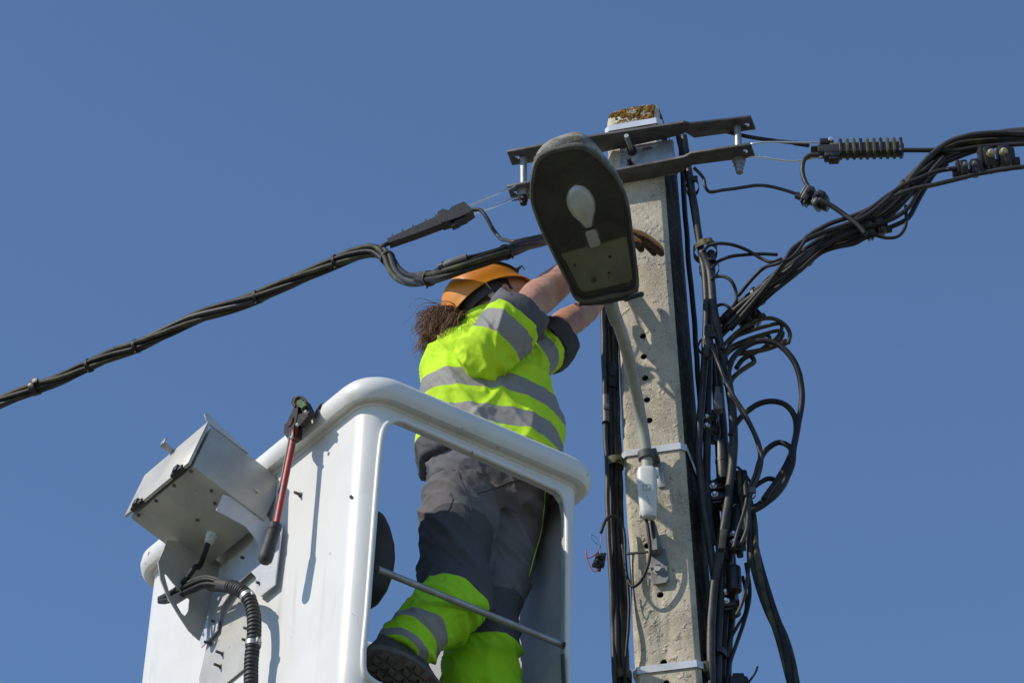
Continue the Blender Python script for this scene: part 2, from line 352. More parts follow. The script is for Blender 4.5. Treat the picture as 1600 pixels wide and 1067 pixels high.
# ------------------------------------------------------------------ steel crossarm at the pole top
zu = Q(1000, 204, Y0-.11).z; zl = Q(1000, 256, Y0-.11).z
ca = thing('crossarm', 'dark steel crossarm of two flat bars bolted across the top of the concrete pole', 'crossarm', tuple(pole_face(1010, 235)))
UP = Vector((0, 0, 1))
fu = [(792, 238), (851, 227), (923, 214), (1055, 194), (1068, 191.5), (1079, 194), (1173, 183), (1181, 203), (1085, 216), (1071, 208), (1058, 213), (935, 240), (800, 259)]
fl_ = [(792, 292), (828, 285), (900, 277), (961, 267), (1044, 251), (1069, 246), (1080, 240), (1173, 226), (1180, 246), (1079, 259), (1066, 269), (972, 289), (900, 302), (800, 315)]
def plate(px_, z, holes):
    m = MB().prism([QZ(u, v, z) for u, v in px_], (0, 0, .009)); c = MB()
    for u, v in holes:
        p = QZ(u, v, z); c.cyl(p-UP*.03, p+UP*.04, .0085, 16)
    return boolean('bar', m, c, DULL, ca, bevel=.0015)
plate(fu, zu, ((1167, 196), (808, 247))); plate(fl_, zl, ((1164.5, 237), (806, 302)))
for u, v in ((1152, 198), (818, 247)):
    p = QZ(u, v, zu); q = Vector((p.x, p.y, zl)); s = thing_bolt = MB().cyl(q+UP*.009, p, .0115, 16)
    sp = obj('spacer_bolt', s, GALV, ca)
    n_ = MB().cyl(q-UP*.004, q-UP*.001, .022, 20); obj('washer', n_, GALV, sp)
    n_ = MB().cyl(q-UP*.024, q-UP*.004, .0185, 6); obj('nut', n_, GALV, sp)
    n_ = MB().cyl(q-UP*.052, q-UP*.024, .0115, 14); n_.cyl(q-UP*.040, q-UP*.024, .0135, 14); obj('thread_end', n_, RUST if u < 900 else GALV, sp)
pc = pole_face(1012, 236); m = MB(); wch = .105; hh = (zu-zl)
cz = (zu+zl)/2
m.box(Vector((pc.x, pc.y, cz))+PF*.012, (PS, UP, PF), (.175, hh-.004, .018), .003)
c = MB()
for u, v in ((970, 239), (1012, 233)):
    p = PLN(u, v, pc+PF*.02, PF)
    c.box(p, (PS, UP, PF), (.034, .017, .03), .008)
boolean('back_plate', m, c, GALV, ca, bevel=.001)
m = MB().box(Vector((pc.x, pc.y, zl+.018))+PF*.03, (PS, UP, PF), (.17, .018, .02), .002); obj('bracket_lip', m, GALV, ca)
for u, v, ln in ((988, 238, .085), (987, 262, .05)):
    p = PLN(u, v, pc+PF*.02, PF); m = MB().cyl(p, p+PF*ln, .0075, 12)
    s = obj('stud', m, RUST if ln < .06 else GALV, ca); obj('nut', MB().cyl(p, p+PF*.016, .016, 6), RUST, s)
# ------------------------------------------------------------------ street lamp
ln = Vector((.0, -.54, -.84)).normalized(); lp0 = QP(950, 472, 8.06)
def LP(u, v, h=0.0): return PLN(u, v, lp0, ln)-ln*h
outl = [(840, 249), (853, 240), (874, 233), (907, 229), (926, 239), (950, 261), (968, 285), (981, 317), (988, 363), (993, 401), (997, 445), (993, 456), (950, 466), (912, 473), (899, 467), (885, 439), (863, 396), (842, 352), (830, 314), (831, 280)]
op = smooth([LP(u, v) for u, v in outl], 4, closed=True); lc = sum(op, Vector())/len(op)
ev_ = (op[14]-op[50]); ev_ = (VU-ln*VU.dot(ln)).normalized()
def lring(sc, h, shift=0.0): return [lc+(p-lc)*sc-ln*h+ev_*shift*max(0, (p-lc).dot(ev_)/.21)**2.2 for p in op]
lamp = thing('street_lamp', 'old street lamp with open lichen-crusted hood and big bulb hanging in front of the pole', 'street lamp', tuple(pole_face(1030, 890)))
m = MB().loft([lring(1.0, .030), lring(1.018, .022), lring(1.02, .004), lring(1.005, 0), lring(.962, 0), lring(.955, .006), lring(.95, .02)], caps=False)
nn = len(op); obj('frame', m, LFRAME, lamp, 40)
m = MB().loft([lring(.40, .19), lring(.66, .17), lring(.84, .125, .018), lring(.93, .08, .028), lring(.985, .045, .018), lring(1.0, .030, .004), lring(.97, .026)], caps=False); m.add(lring(.42, .19), [tuple(range(nn))]); obj('housing', m, HOOD, lamp, 40)
m = MB().loft([lring(.945, .012), lring(.925, .06)], caps=False); obj('inner_wall', m, LAMPB, lamp, 40)
m = MB().loft([lring(.925, .06), lring(.84, .10), lring(.62, .135), lring(.3, .15)], caps=False); m.add(lring(.3, .15), [tuple(range(nn))])
obj('reflector', m, LAMPI, lamp, 40)
# lichen crust on the weather side of the hood
m = MB(); rnd = random.Random(5)
for i in range(1500):
    k = rnd.randrange(nn); p = op[k]; u_ = (p-lc).dot(VU)/.24
    if u_ < .45 or noise.noise(p*60+Vector((i*.013, 0, 0))) < -.05: continue
    tt = rnd.random(); sc, h = (1.012-.012*tt, .03+.03*tt) if tt < .5 else (.99-.09*(tt-.5)*2, .06+.055*(tt-.5)*2)
    q = lc+(p.lerp(op[(k+1) % nn], rnd.random())-lc)*sc-ln*h; r = rnd.uniform(.0014, .0042)
    m.ball(q, (r*1.2, r*1.2, r*.7), (VR, VU, VF), 6)
for a_, mt in ((0, LICHENG),): obj('lichen', m, mt, lamp, sharp=0)
m = MB().loft([lring(.964, .001), lring(.938, .000), lring(.930, .012), lring(.955, .014)], caps=False, closed=True); obj('gasket', m, BLKP, lamp, 40)
tr = [(879, 401), (902, 396), (960, 380), (980, 376), (984, 400), (989, 438), (984, 444), (950, 452), (915, 460), (906, 456)]
m = MB().prism([LP(u, v, .016) for u, v in tr], -ln*.05)
ty = boolean('gear_tray', m, MB().cyl(LP(928, 441, -.01), LP(928, 441, .05), .008), TRAY, lamp, bevel=.004)
for u, v, r in ((898, 417, .0045), (953, 404, .005), (952, 429, .004), (886, 400, .006), (973, 379, .006), (891, 398, .004), (952, 436, .003)):
    obj('screw', MB().lathe(LP(u, v, .018), ln, [(0, r), (.004, r), (.0055, r*.5)], 10), BLKP, ty)
m = MB().prism([LP(u, v, .012) for u, v in ((877, 399), (979, 372), (981, 380), (881, 408))], -ln*.05); obj('tray_ledge', m, TRAY, ty)
m = MB().prism([LP(u, v, .030) for u, v in ((884, 400), (975, 373), (974, 360), (950, 350), (915, 356), (893, 375))], -ln*.06); obj('lamp_shield', m, LAMPB, lamp)
ax = (LP(898, 290, .02)-LP(930, 384, .02)).normalized(); s0 = LP(929, 381, .022)
m = MB().lathe(s0-ax*.012, ax, [(0, .021), (.004, .0245), (.048, .0245), (.054, .021), (.054, .012)], 20); so = obj('bulb_socket', m, SOCK, lamp)
m = MB().prism([LP(u, v, -.0005) for u, v in ((925, 373), (930, 371), (933, 384), (928, 385))], -ln*.004); obj('clip', m, BLKP, so)
m = MB().lathe(s0+ax*.04, ax, [(0, .014), (.008, .0165), (.012, .015), (.016, .0165), (.020, .015)], 20); bs = m
BL = .160
m2 = MB().lathe(s0+ax*.052, ax, [(0, .0205), (.012, .0220), (.026, .0280), (.045, .0375), (.065, .0430), (.085, .0435), (.105, .0390), (.122, .0295), (.134, .0175), (.140, .004)], 28)
bu = obj('bulb', m2, BULB, lamp, 0); obj('bulb_cap', bs, DULL, bu)
m = MB().prism([lc+(p-lc)*.95-ln*.004 for p in op], -ln*.003); obj('glass_cover', m, GLASS, lamp)
m = MB().tube([LP(905, 475, .01), LP(940, 473, .01), LP(984, 464, .01)], .010, 10); m.tube([LP(975, 468, -.005), LP(1001, 459, -.005)], .0065, 10); m.ball(LP(1002, 459, -.005), .0085, n=12)
obj('latch', m, LAMPB, lamp)
pp = [(953, 470, 8.105), (957, 482, 8.13), (968, 512, 8.20), (980, 552, 8.30), (991, 600, 8.41), (1001, 652, 8.49), (1009, 704, 8.52), (1012, 742, 8.522)]
m = MB().tube(smooth([QP(*p) for p in pp], 6), .0178, 18); arm = obj('lamp_arm', m, PIPE, lamp, 40)
m = MB().tube(smooth([QP(948, 470, 8.09), QP(951, 490, 8.14), QP(958, 508, 8.185)], 4), .006, 8); obj('earth_wire', m, GALV, arm)
# clamp that holds the arm on the pole
cp = QP(1010, 712, 8.521); t_ = (QP(1012, 742, 8.522)-QP(1001, 652, 8.507)).normalized()
m = MB().lathe(cp-t_*.012, t_, [(0, .0185), (0, .0255), (.024, .0255), (.024, .0185)], 24)
q1 = pole_face(1021, 716, .004)
m.box((cp+q1)/2+PS*.008, (PF, PS, t_), ((cp-q1).length*.95, .036, .022), .002); obj('arm_clamp', m, DULL, lamp)
m = MB().box(pole_face(1032, 742, .004), (PS, t_, PF), (.024, .085, .006), .002)
obj('clamp_plate', m, GALV, lamp)
# splice box
bc = QP(1012, 770, 8.51); t2 = (QP(1010, 735, 8.51)-QP(1014, 806, 8.512)).normalized(); sx = (VR-t2*VR.dot(t2)).normalized(); sy = t2.cross(sx)
def rr(c, w, d, k=24, e=3.2):
    return [c+sx*(w*math.copysign(abs(math.cos(q))**(2/e), math.cos(q)))+sy*(d*math.copysign(abs(math.sin(q))**(2/e), math.sin(q))) for q in [2*math.pi*i/k for i in range(k)]]
m = MB().loft([rr(bc+t2*h, w, d) for h, w, d in ((.086, .020, .016), (.084, .025, .019), (.072, .029, .022), (.03, .030, .024), (-.03, .0275, .023), (-.066, .025, .021), (-.084, .0225, .018), (-.088, .019, .015))])
jb = obj('splice_box', m, LGREY, lamp, 45)
obj('box_clip', MB().box(bc+t2*.07+sx*.031, (sx, t2, sy), (.01, .03, .02), .003), LGREY, jb); obj('box_clip', MB().box(bc-t2*.075-sx*.022, (sx, t2, sy), (.012, .02, .02), .003), LGREY, jb)
m = MB()
fy = -sy if (-sy).y < 0 else sy
for k in range(4): m.box(bc+fy*.0238-t2*(.028+.012*k)-sx*(.004-.003*k), (sx, t2, fy), (.004, .006, .0012))
fr_ = bc+fy*.0243+t2*.004-sx*.004
for dx, dz, w, h in ((-.010, 0, .0014, .022), (.010, 0, .0014, .022), (0, .011, .02, .0014), (0, -.011, .02, .0014), (0, 0, .0014, .022)): m.box(fr_+sx*dx+t2*dz, (sx, t2, fy), (w, h, .0012))
obj('printed_mark', m, MARK, jb)
# lower foot of the lamp bracket
m = MB().prism([pole_face(u, v, .003) for u, v in ((1016, 864), (1040, 858), (1045, 905), (1041, 911), (1022, 914), (1018, 908))], PF*.006)
ft = obj('foot_plate', m, BRKT, lamp); p = pole_face(1029, 890, .009)
m = MB().lathe(p, PF, [(0, .016), (.003, .016)], 20); m.cyl(p+PF*.003, p+PF*.014, .0125, 6); obj('bolt', m, GALV, ft)
m = MB().prism([pole_face(u, v, .010) for u, v in ((1012, 826), (1026, 822), (1036, 860), (1031, 866), (1017, 868))], PF*.030); obj('foot_block', m, BRKT, lamp)
for pth, r in (([(1009, 806, .06), (1013, 830, .06), (1016, 862, .055), (1010, 890, .05), (998, 911, .045), (989, 916, .04), (981, 904, .03), (977, 870, .03), (976, 838, .03), (970, 816, .03), (958, 806, .045), (947, 812, .06), (939, 832, .07)], .0048), ([(1018, 806, .05), (1020, 828, .045), (1023, 850, .03)], .0052)):
    m = MB().tube(smooth([pole_face(*p) for p in pth], 8), r, 8); obj('lamp_cable', m, BLK, lamp, 0)
m = MB().tube([pole_face(978, 865, .034), pole_face(1012, 862, .05)], .004, 8); obj('cable_tie', m, GREYC, lamp)
# ------------------------------------------------------------------ aerial bucket
BN = Q(577, 594, 7.865); _B = QZ(919, 741, BN.z); _A = QZ(222, 893, BN.z)
bb = (_B-BN); BW = bb.length-.005; bb.normalize(); aa = Vector((-bb.y, bb.x, 0)); BL_ = (_A-BN).length-.02
zz_ = Vector((.035, 0, 1)).normalized()
BH = 1.14
def BK(s, t, h): return BN+aa*s+bb*(t*(1+.15*max(s, 0)))+zz_*h      # the platform widens a little towards its far end
nR = bb.cross(zz_).normalized(); nR = nR if nR.y < 0 else -nR        # outward normals of the two near walls
nL = aa.cross(zz_).normalized(); nL = nL if nL.x < 0 else -nL
OFF = .012
def RW(u, v, off=0.0): return PLN(u, v, BK(OFF, 0, 0)+nR*off, nR)
def LW(u, v, off=0.0): return PLN(u, v, BK(0, OFF, 0)+nL*off, nL)
def bring(h, ins=0.0, r=.07, n=8):
    fl = (-h/BH)*.03
    s0_, s1_, t0_, t1_ = OFF+ins, BL_-OFF-ins+fl*.5, OFF+ins-fl*.0, BW-ins-OFF; out = []
    for sa, ta, sg, tg, a0, rad in ((s0_, t0_, 1, 1, 180, r), (s1_, t0_, -1, 1, 270, r), (s1_, t1_, -1, -1, 0, r), (s0_, t1_, 1, -1, 90, .045)):
        rad = max(rad-ins, .016); cs, ct = sa+sg*rad, ta+tg*rad
        for k in range(n+1):
            q = RAD(a0+90*k/n); out.append(BK(cs+rad*math.cos(q), ct+rad*math.sin(q), h))
    return out
bucket = thing('aerial_bucket', 'white work platform bucket with open-sided window and rolled rim holding the worker', 'bucket', tuple(BK(BL_/2, BW/2, -BH)))
m = MB(); T = .022
hs = [0, -.25, -.55, -.85, -1.08, -BH]
rgs = [bring(h) for h in hs[:-1]]+[bring(-BH, .03)]+[bring(-BH+.03, T+.03)]+[bring(h, T) for h in reversed(hs[:-1])]
m.loft(rgs[:6]+rgs[6:], caps=False)
n0 = len(rgs[0]); k0 = len(rgs)
fl0 = MB().add(rgs[5], [tuple(range(n0))]).add(rgs[6], [tuple(range(n0))])
m.v, m.f = m.v, m.f
o_ = (k0-1)*n0
m.f += [(j, (j+1) % n0, o_+(j+1) % n0, o_+j) for j in range(n0)]
# close the bottom: outer floor and inner floor
m.f = [f for f in m.f if not (min(f) >= 5*n0 and max(f) < 7*n0)]
m.f.append(tuple(5*n0+j for j in range(n0))); m.f.append(tuple(6*n0+j for j in range(n0)))
opn = [(594, 691), (599, 670), (608, 660.5), (622, 657), (640, 664), (700, 690), (770, 721.5), (852, 758), (871, 768), (880, 781), (884, 800), (885, 840), (885, 1000), (884, 1150), (876, 1172), (855, 1176), (600, 1074), (583, 1066), (570, 1054), (566, 1040), (572, 960), (582, 830)]
w_in = [RW(u, v) for u, v in opn]
cutter = MB().prism([p+nR*.1 for p in w_in], -nR*.2)
shell = boolean('shell', m, cutter, WHITE, bucket, bevel=0, sharp=35)
shell.data.materials.append(INNER); _bc = BK(BL_/2, BW/2, 0)-parent_loc(bucket)      # wall faces turned inwards get a greyer colour
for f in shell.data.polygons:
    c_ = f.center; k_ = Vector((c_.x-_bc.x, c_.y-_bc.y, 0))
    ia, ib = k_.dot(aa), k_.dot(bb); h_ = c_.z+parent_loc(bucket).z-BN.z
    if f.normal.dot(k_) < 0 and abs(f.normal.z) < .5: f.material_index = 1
m = MB().tube(smooth([p+nR*.004 for p in w_in], 3, closed=True), .0085, 10, closed=True); obj('opening_trim', m, WHITE, bucket, 0)
# rolled rim: a profile swept round the top
rim_c = bring(0, -.002, .072, 12); m = MB(); nr = len(rim_c); fr = frames([Vector(p) for p in rim_c], True); rings = []; ctr = BK(BL_/2, BW/2, 0)
for i in range(nr):
    t = fr[i][0]; out_ = t.cross(zz_).normalized()
    if out_.dot(rim_c[i]-ctr) < 0: out_ = -out_
    prof = [(-.030, -.012), (-.030, .008), (-.018, .024), (.004, .030), (.026, .024), (.040, .008), (.044, -.014), (.040, -.034), (.030, -.046), (.022, -.044), (.006, -.040), (.0015, -.052), (-.022, -.052)]
    rings.append([rim_c[i]+out_*x+zz_*y for x, y in prof])
m.loft(rings, closed=True); obj('rim', m, RIMW, bucket, 50)
# crossbar of the window, edge strip and fixings
m = MB().tube([RW(588, 888, -.012), RW(881, 1008, -.012)], .0095, 12); cb = obj('crossbar', m, GALV, bucket)
obj('bar_bolt', MB().lathe(RW(884, 1009, -.002), nR, [(0, .012), (.006, .012), (.010, .006)], 12), RUST, cb); obj('bar_bolt', MB().lathe(RW(587, 888, -.002), nR, [(0, .010), (.005, .010), (.008, .005)], 12), RUST, cb)
m = MB().tube(smooth([RW(879, 1022, .012), RW(880, 1050, .012), RW(882, 1090, .012)], 4), .0055, 8); obj('edge_seal', m, RUB, bucket)
for u, v in ((470, 773), (549, 776)):
    obj('wall_bolt', MB().lathe(LW(u, v), nL, [(0, .008 if u < 500 else .005), (.003, .008 if u < 500 else .005), (.004, .005 if u < 500 else .003), (.022 if u < 500 else .005, .004 if u < 500 else .002)], 10), DULL, bucket)
m = MB().tube(smooth([LW(513, 631, .03), LW(504, 632, .04), LW(497, 639, .05), LW(493, 652, .055)], 4), .0042, 8); obj('hook', m, RUST, bucket, 0)
# ------------------------------------------------------------------ control box on its bracket
pw = LW(430, 790); nA = -aa
c2 = PLN(296, 724, pw, nA); c1 = PLN(326, 662, pw, nA)
e2 = (c1-c2); H2 = e2.length; e2.normalize(); e3 = (bb-e2*bb.dot(e2)).normalized(); e3 = (e2.cross(aa)).normalized(); e3 = e3 if e3.dot(bb) > 0 else -e3
c3r = [PLN(200, 807, c2, e2)]; LEN = (c3r[0]-c2).dot(aa); D3 = max((pw-c2).dot(e3)-.01, .12)
cbx = thing('control_box', 'small bare aluminium control box bolted to the outside of the white bucket', 'control box', tuple(c2+e3*.1+aa*LEN/2))
m = MB().box(c2+aa*LEN/2+e3*(D3/2+.006)+e2*H2/2, (aa, e3, e2), (LEN, D3-.012, H2), .004, 2); obj('case', m, ALU, cbx)
m = MB().box(c2+aa*LEN/2-e3*.001+e2*H2/2, (aa, e3, e2), (LEN+.006, .010, H2+.006), .002, 2); lid = obj('lid', m, ALU, cbx)
for k in (.16, .80):
    p = c2+aa*LEN*k-e3*.004-e2*.002
    m = MB().box(p, (aa, e3, e2), (.055, .016, .016), .003).box(p+aa*.0-e3*.008+e2*.004, (aa, e3, e2), (.022, .012, .022), .003); obj('hinge', m, BLKP, lid)
p = c2+aa*LEN*.55-e3*.006+e2*H2
m = MB().box(p-e3*.018, (aa, e3, e2), (.022, .04, .004), .001).box(p-e3*.036+e2*.01, (aa, e3, e2), (.022, .004, .022), .001); obj('latch', m, GALV, lid)
# lug at the top near corner
m = MB(); q = c1-aa*.002; m.prism([q+e3*x+e2*y for x, y in ((-.012, .006), (-.024, .02), (-.016, .030), (.0, .024), (.14, .006), (.14, .0), (.0, .0))], aa*.005); obj('lug', m, ALUP, cbx)
m = MB()
for k, d in ((.06, .02), (.33, .02), (.62, .02), (.9, .02), (.1, .10), (.2, .135), (.5, .14)):
    obj('rivet', MB().lathe(c2+aa*LEN*k+e3*d-e2*.0, -e2, [(0, .0055), (.003, .0055), (.0045, .003)], 10), DULL, cbx)
m = MB().box(c2+e3*D3*.78+e2*H2*.42-aa*.003, (aa, e3, e2), (.006, .014, .004), .001); obj('tag', m, WHITE, cbx)
pg = PLN(331, 836, c2, e2)
m = MB().lathe(pg, -e2, [(0, .018), (.006, .018), (.006, .015), (.022, .015), (.022, .0125), (.032, .0115)], 8); gl_ = obj('cable_gland', m, LGREY, cbx)
near = [(338, 797), (349, 772), (400, 789), (418, 806), (434, 840), (437, 892), (430, 896), (414, 868), (398, 838), (384, 822)]
pn = pw+aa*.006
m = MB().prism([PLN(u, v, pn, nA) for u, v in near], aa*.004); obj('bracket_arm', m, ALUP, cbx)
pf = pw+aa*(LEN*.86)
far = [(262, 843), (257, 856), (247, 878), (251, 905), (262, 932), (279, 960), (295, 984), (312, 1000), (321, 975), (328, 942), (344, 908), (344, 880), (316, 852)]
h1 = [(263, 893), (266, 891), (276, 904), (289, 918), (284, 922), (272, 926)]; h2 = [(282, 939), (300, 928), (303, 931), (300, 950), (295, 957), (290, 953)]
m = MB().prism([PLN(u, v, pf, nA) for u, v in far], aa*.004); c = MB()
for h in (h1, h2): c.prism([PLN(u, v, pf-aa*.02, nA) for u, v in h], aa*.05)
boolean('bracket_arm', m, c, ALU, cbx)
mp_ = [(437, 816), (442, 826), (433, 898), (431, 914), (409, 932), (401, 926), (402, 902), (393, 893), (368, 916), (346, 950), (341, 985), (316, 1012), (314, 1000), (322, 975), (328, 940), (345, 905), (394, 857), (398, 838)]
m = MB().prism([LW(u, v, .016) for u, v in mp_], nL*.004); mpo = obj('mounting_plate', m, ALUP, cbx)
m = MB().prism([LW(u, v, .004) for u, v in ((326, 1003), (343, 980), (372, 935), (388, 925), (391, 1000), (384, 1044), (353, 1069), (316, 1100), (313, 1060))], nL*.004); obj('backing_plate', m, ALU, cbx)
m = MB()
for u, v in ((406, 911), (336, 971), (325, 1004), (384, 1000), (386, 982), (343, 1019), (340, 1039), (382, 872)):
    q = LW(u, v, .018); obj('bracket_bolt', MB().lathe(q-nL*.014, nL, [(0, .0075), (.005, .0075), (.006, .004), (.026, .004)], 8), DULL, cbx)
m = MB().tube(smooth([pg-e2*.03, PLN(322, 862, c2, e2)-e2*.06, LW(306, 885, .10), LW(288, 908, .11), LW(268, 926, .12)], 6), .0078, 10); obj('control_cable', m, BLK, gl_, 0)
# corrugated hose with its doubled cables
hose = thing('corrugated_hose', 'ribbed black hose hanging down the white bucket below the control box', 'hose', tuple(LW(398, 1000, .06)))
pts = smooth([LW(330, 913, .085), LW(352, 915, .08), LW(374, 921, .075), (LW(388, 934, .07)), LW(396, 958, .062), LW(397, 990, .06), LW(393, 1030, .058), LW(392, 1075, .056), LW(391, 1130, .055)], 60)
sm = [pts[0]]; acc = 0
ps2 = []; d = 0; R_ = []
for i in range(len(pts)):
    if i: d += (pts[i]-pts[i-1]).length
    if not ps2 or (pts[i]-ps2[-1]).length > .0019:
        ps2.append(pts[i]); w = (d/.0125) % 1; soft = d < .105
        R_.append(.0185 if soft else (.0200 if w < .62 else .0165))
m = MB().tube(ps2, R_, 16); hb = obj('hose_body', m, RUB, hose, 45)
for u, v in ((389, 937), (393.5, 1004)):
    q = LW(u, v, .064); i = min(range(len(ps2)), key=lambda k: (ps2[k]-q).length); ax_ = (ps2[i+1]-ps2[i-1]).normalized()
    m = MB().lathe(ps2[i]-ax_*.007, ax_, [(0, .0203), (0, .0222), (.014, .0222), (.014, .0203)], 24); q2 = ps2[i]+bb.cross(ax_).normalized()*.0
    m.box(ps2[i]+(-aa)*.022, (ax_, aa, nL), (.014, .012, .012), .002); obj('hose_clamp', m, GALV, hose)
for k in range(5):
    o1 = (k-2)*4.0; dd = .09+.008*(k % 2)
    m = MB().tube(smooth([LW(348, 913+o1*.6, .085), LW(322, 908+o1*.9, dd+.01), LW(290, 920+o1, dd+.015), LW(260, 934+o1*.7, dd+.015), LW(249, 937+o1*.35, dd+.01)], 6), .0062, 8); obj('cable', m, BLK if k % 2 else RUB, hose, 0)
m = MB().tube([LW(262, 927, .085), LW(262, 927, .125), LW(264, 941, .125), LW(264, 941, .085)], .003, 6, closed=True); obj('cable_tie', m, BLKP, hose)
# ------------------------------------------------------------------ long-handled cutter hooked over the rim
cut_ = thing('bolt_cutter', 'long-handled cutter with worn red handle hooked over the bucket rim', 'cutter', tuple(LW(440, 760, .1)))
hp = [LW(462, 664, .075), LW(452, 715, .085), LW(441, 770, .095), LW(431, 820, .105)]
d_ = (hp[-1]-hp[0]).normalized(); sdv = nL.cross(d_).normalized(); m = MB(); rr_ = []
for i, p in enumerate(smooth(hp, 6)):
    w = .0135-.0016*math.sin(i/18*math.pi); rr_.append([p+sdv*w*math.cos(q)+nL*.0095*math.sin(q) for q in [2*math.pi*k/14 for k in range(14)]])
m.loft(rr_); ho = obj('handle', m, RED, cut_, 40)
m = MB().tube([p+nL*.0088-sdv*.004 for p in smooth(hp, 4)][1:9], .0035, 6); obj('handle_seam', m, GREYP, ho, 0)
g0, g1 = LW(431.5, 818, .105), LW(416, 868, .115); gd = (g1-g0); gl = gd.length; m = MB().lathe(g0, gd, [(0, .0155), (.004, .018), (.018, .0185), (.022, .0165), (.026, .0185), (gl-.030, .0190), (gl-.016, .0200), (gl-.006, .0195), (gl+.002, .0205), (gl+.014, .0195), (gl+.022, .013)], 18); obj('grip', m, RUB, ho, 40)
m = MB().lathe(LW(466, 665, .060), nL, [(0, .014), (.003, .0155), (.026, .0155), (.029, .014)], 20); hdo = obj('cutter_head', m, RUST, cut_)
for jw, w_ in (([(460, 668), (460, 657), (465, 649), (468, 640), (464, 633), (467, 625), (474, 623), (472, 631), (475, 640), (474, 652), (471, 668)], .020), ([(470, 668), (474, 652), (481, 648), (477, 636), (478, 625), (485, 631), (490, 641), (493, 650), (485, 658), (477, 668)], .018)):
    m = MB().prism([LW(u, v, .064) for u, v in jw], nL*w_); obj('jaw', m, RUST, hdo)
m = MB().prism([LW(u, v, .058) for u, v in ((456, 682), (458, 667), (473, 668), (472, 687), (464, 693))], nL*.028); obj('handle_socket', m, RUST, hdo)
m = MB().prism([LW(u, v, .088) for u, v in ((467, 628), (475, 625), (482, 634), (475, 639), (469, 636))], nL*.008); obj('jaw', m, GREEN, hdo)
for u, v in ((466, 664), (479, 644), (457, 684)): obj('pivot_bolt', MB().lathe(LW(u, v, .088), nL, [(0, .0055), (.005, .0055), (.007, .003)], 10), GALV, hdo)
m = MB().tube(smooth([LW(462, 636, .10), LW(460, 628, .10), LW(465, 620, .095), LW(474, 622, .09), LW(480, 632, .085)], 4), .0035, 6); obj('spring', m, RUST, hdo, 0)
# ------------------------------------------------------------------ leather bag hanging inside the bucket
bgc = BK(.36, .10, 0); bpt = PLN(590, 868, BK(0, .145, 0), nL)
bag = thing('tool_bag', 'dark rounded tool bag hanging inside the bucket behind its corner post', 'bag', tuple(bpt))
m = MB(); prof = [(802, 578, 6), (812, 574, 27), (828, 572, 36), (850, 571, 42), (872, 571, 43), (895, 570, 41), (918, 569, 34), (935, 567, 25), (946, 566, 10)]
rings = []
for v, u, w in prof:
    c0 = PLN(u, v, BK(0, .125, 0), nL); W_ = w/540
    rings.append([c0+VR*W_*math.cos(q)+Vector((0, 1, 0))*.07*(w/43)**.5*math.sin(q) for q in [2*math.pi*k/24 for k in range(24)]])
m.loft(rings); bo = obj('bag_body', m, BAG, bag, 0)
# ------------------------------------------------------------------ cables, clamps and connectors
def jit(p, rnd, a): return p+Vector((rnd.uniform(-a, a), rnd.uniform(-a, a), rnd.uniform(-a, a)))
def strands(path, n, off, r, pitch, seed=0, loose=0.0, step=.02, phase=0.0, flat=1.0):
    """n twisted conductors along a path; returns a list of point lists"""
    pts = smooth(path, 14); ps = [pts[0]]
    for p in pts[1:]:
        if (p-ps[-1]).length >= step: ps.append(p)
    fr = frames(ps); out = []; d = 0; L = [0]
    for i in range(1, len(ps)): d += (ps[i]-ps[i-1]).length; L.append(d)
    for k in range(n):
        q0 = 2*math.pi*k/n+phase; pl = []
        for i, p in enumerate(ps):
            t, a, b = fr[i]; q = q0+2*math.pi*L[i]/pitch
            w = 1+loose*noise.noise(Vector((L[i]*2.2, k*7.3+seed*3.1, .5)))
            pl.append(p+(a*math.cos(q)+b*math.sin(q)*flat)*off*w)
        out.append(pl)
    return out
def tie(path_pts, i, R, mat, parent, name='cable_tie', tail=True):
    p = path_pts[i]; t = (path_pts[min(i+1, len(path_pts)-1)]-path_pts[max(i-1, 0)]).normalized()
    m = MB().lathe(p-t*.005, t, [(0, R), (0, R+.0022), (.010, R+.0022), (.010, R)], 18)
    if tail:
        d = (Vector((.2, -.3, -.9))); d = (d-t*d.dot(t)).normalized(); m.box(p+d*(R+.004), (t, d.cross(t), d), (.006, .006, .010), .001)
    obj(name, m, mat, parent)
def cable(name, label, pts, r, mat, group=None, k=8, cat='cable', n=8):
    P = smooth(pts, k); mid = P[len(P)//2]; sd_ = len(bpy.data.objects)*1.37; amp = min(.0022, r if isinstance(r, float) else .002)*(1 if len(P) > 20 else .4)
    P = [p+Vector((noise.noise(p*11+Vector((sd_, 0, 0))), noise.noise(p*11+Vector((0, sd_, 0))), noise.noise(p*11+Vector((0, 0, sd_)))))*amp for p in P]
    o = obj(name, MB().tube(P, r, n), mat, None, 0, origin=mid); return tag(o, label, cat, group)
# overhead twisted bundle on the left, then its sagging jumper to the pole
lb = thing('twisted_cable', 'long twisted bundle of black overhead conductors running down to the left edge', 'cable', tuple(QP(300, 515, 8.85)), )
def YL(u): return 8.43+(604-u)*.00128
Lp = [QP(u, v, YL(u)) for u, v in ((-700, 840), (-300, 735), (-90, 663), (0, 628), (55, 606), (100, 590), (139, 571), (175, 555), (213, 541), (260, 519), (305, 497), (355, 480), (402, 464), (440, 447), (480, 429), (525, 409), (556, 397), (585, 391))]
Lp2 = Lp+[QP(604, 402, 8.415), QP(618, 424, 8.36), QP(640, 436, 8.24), QP(668, 435, 8.13)]
for i, pl in enumerate(strands(Lp2, 5, .0135, .0085, .95, 1, .35)):
    obj('conductor', MB().tube(pl, .0085 if i else .0075, 8), (BLK, BLKG, BLK, GREYC, BLKG)[i], lb, 0)
S_ = smooth(Lp, 14)
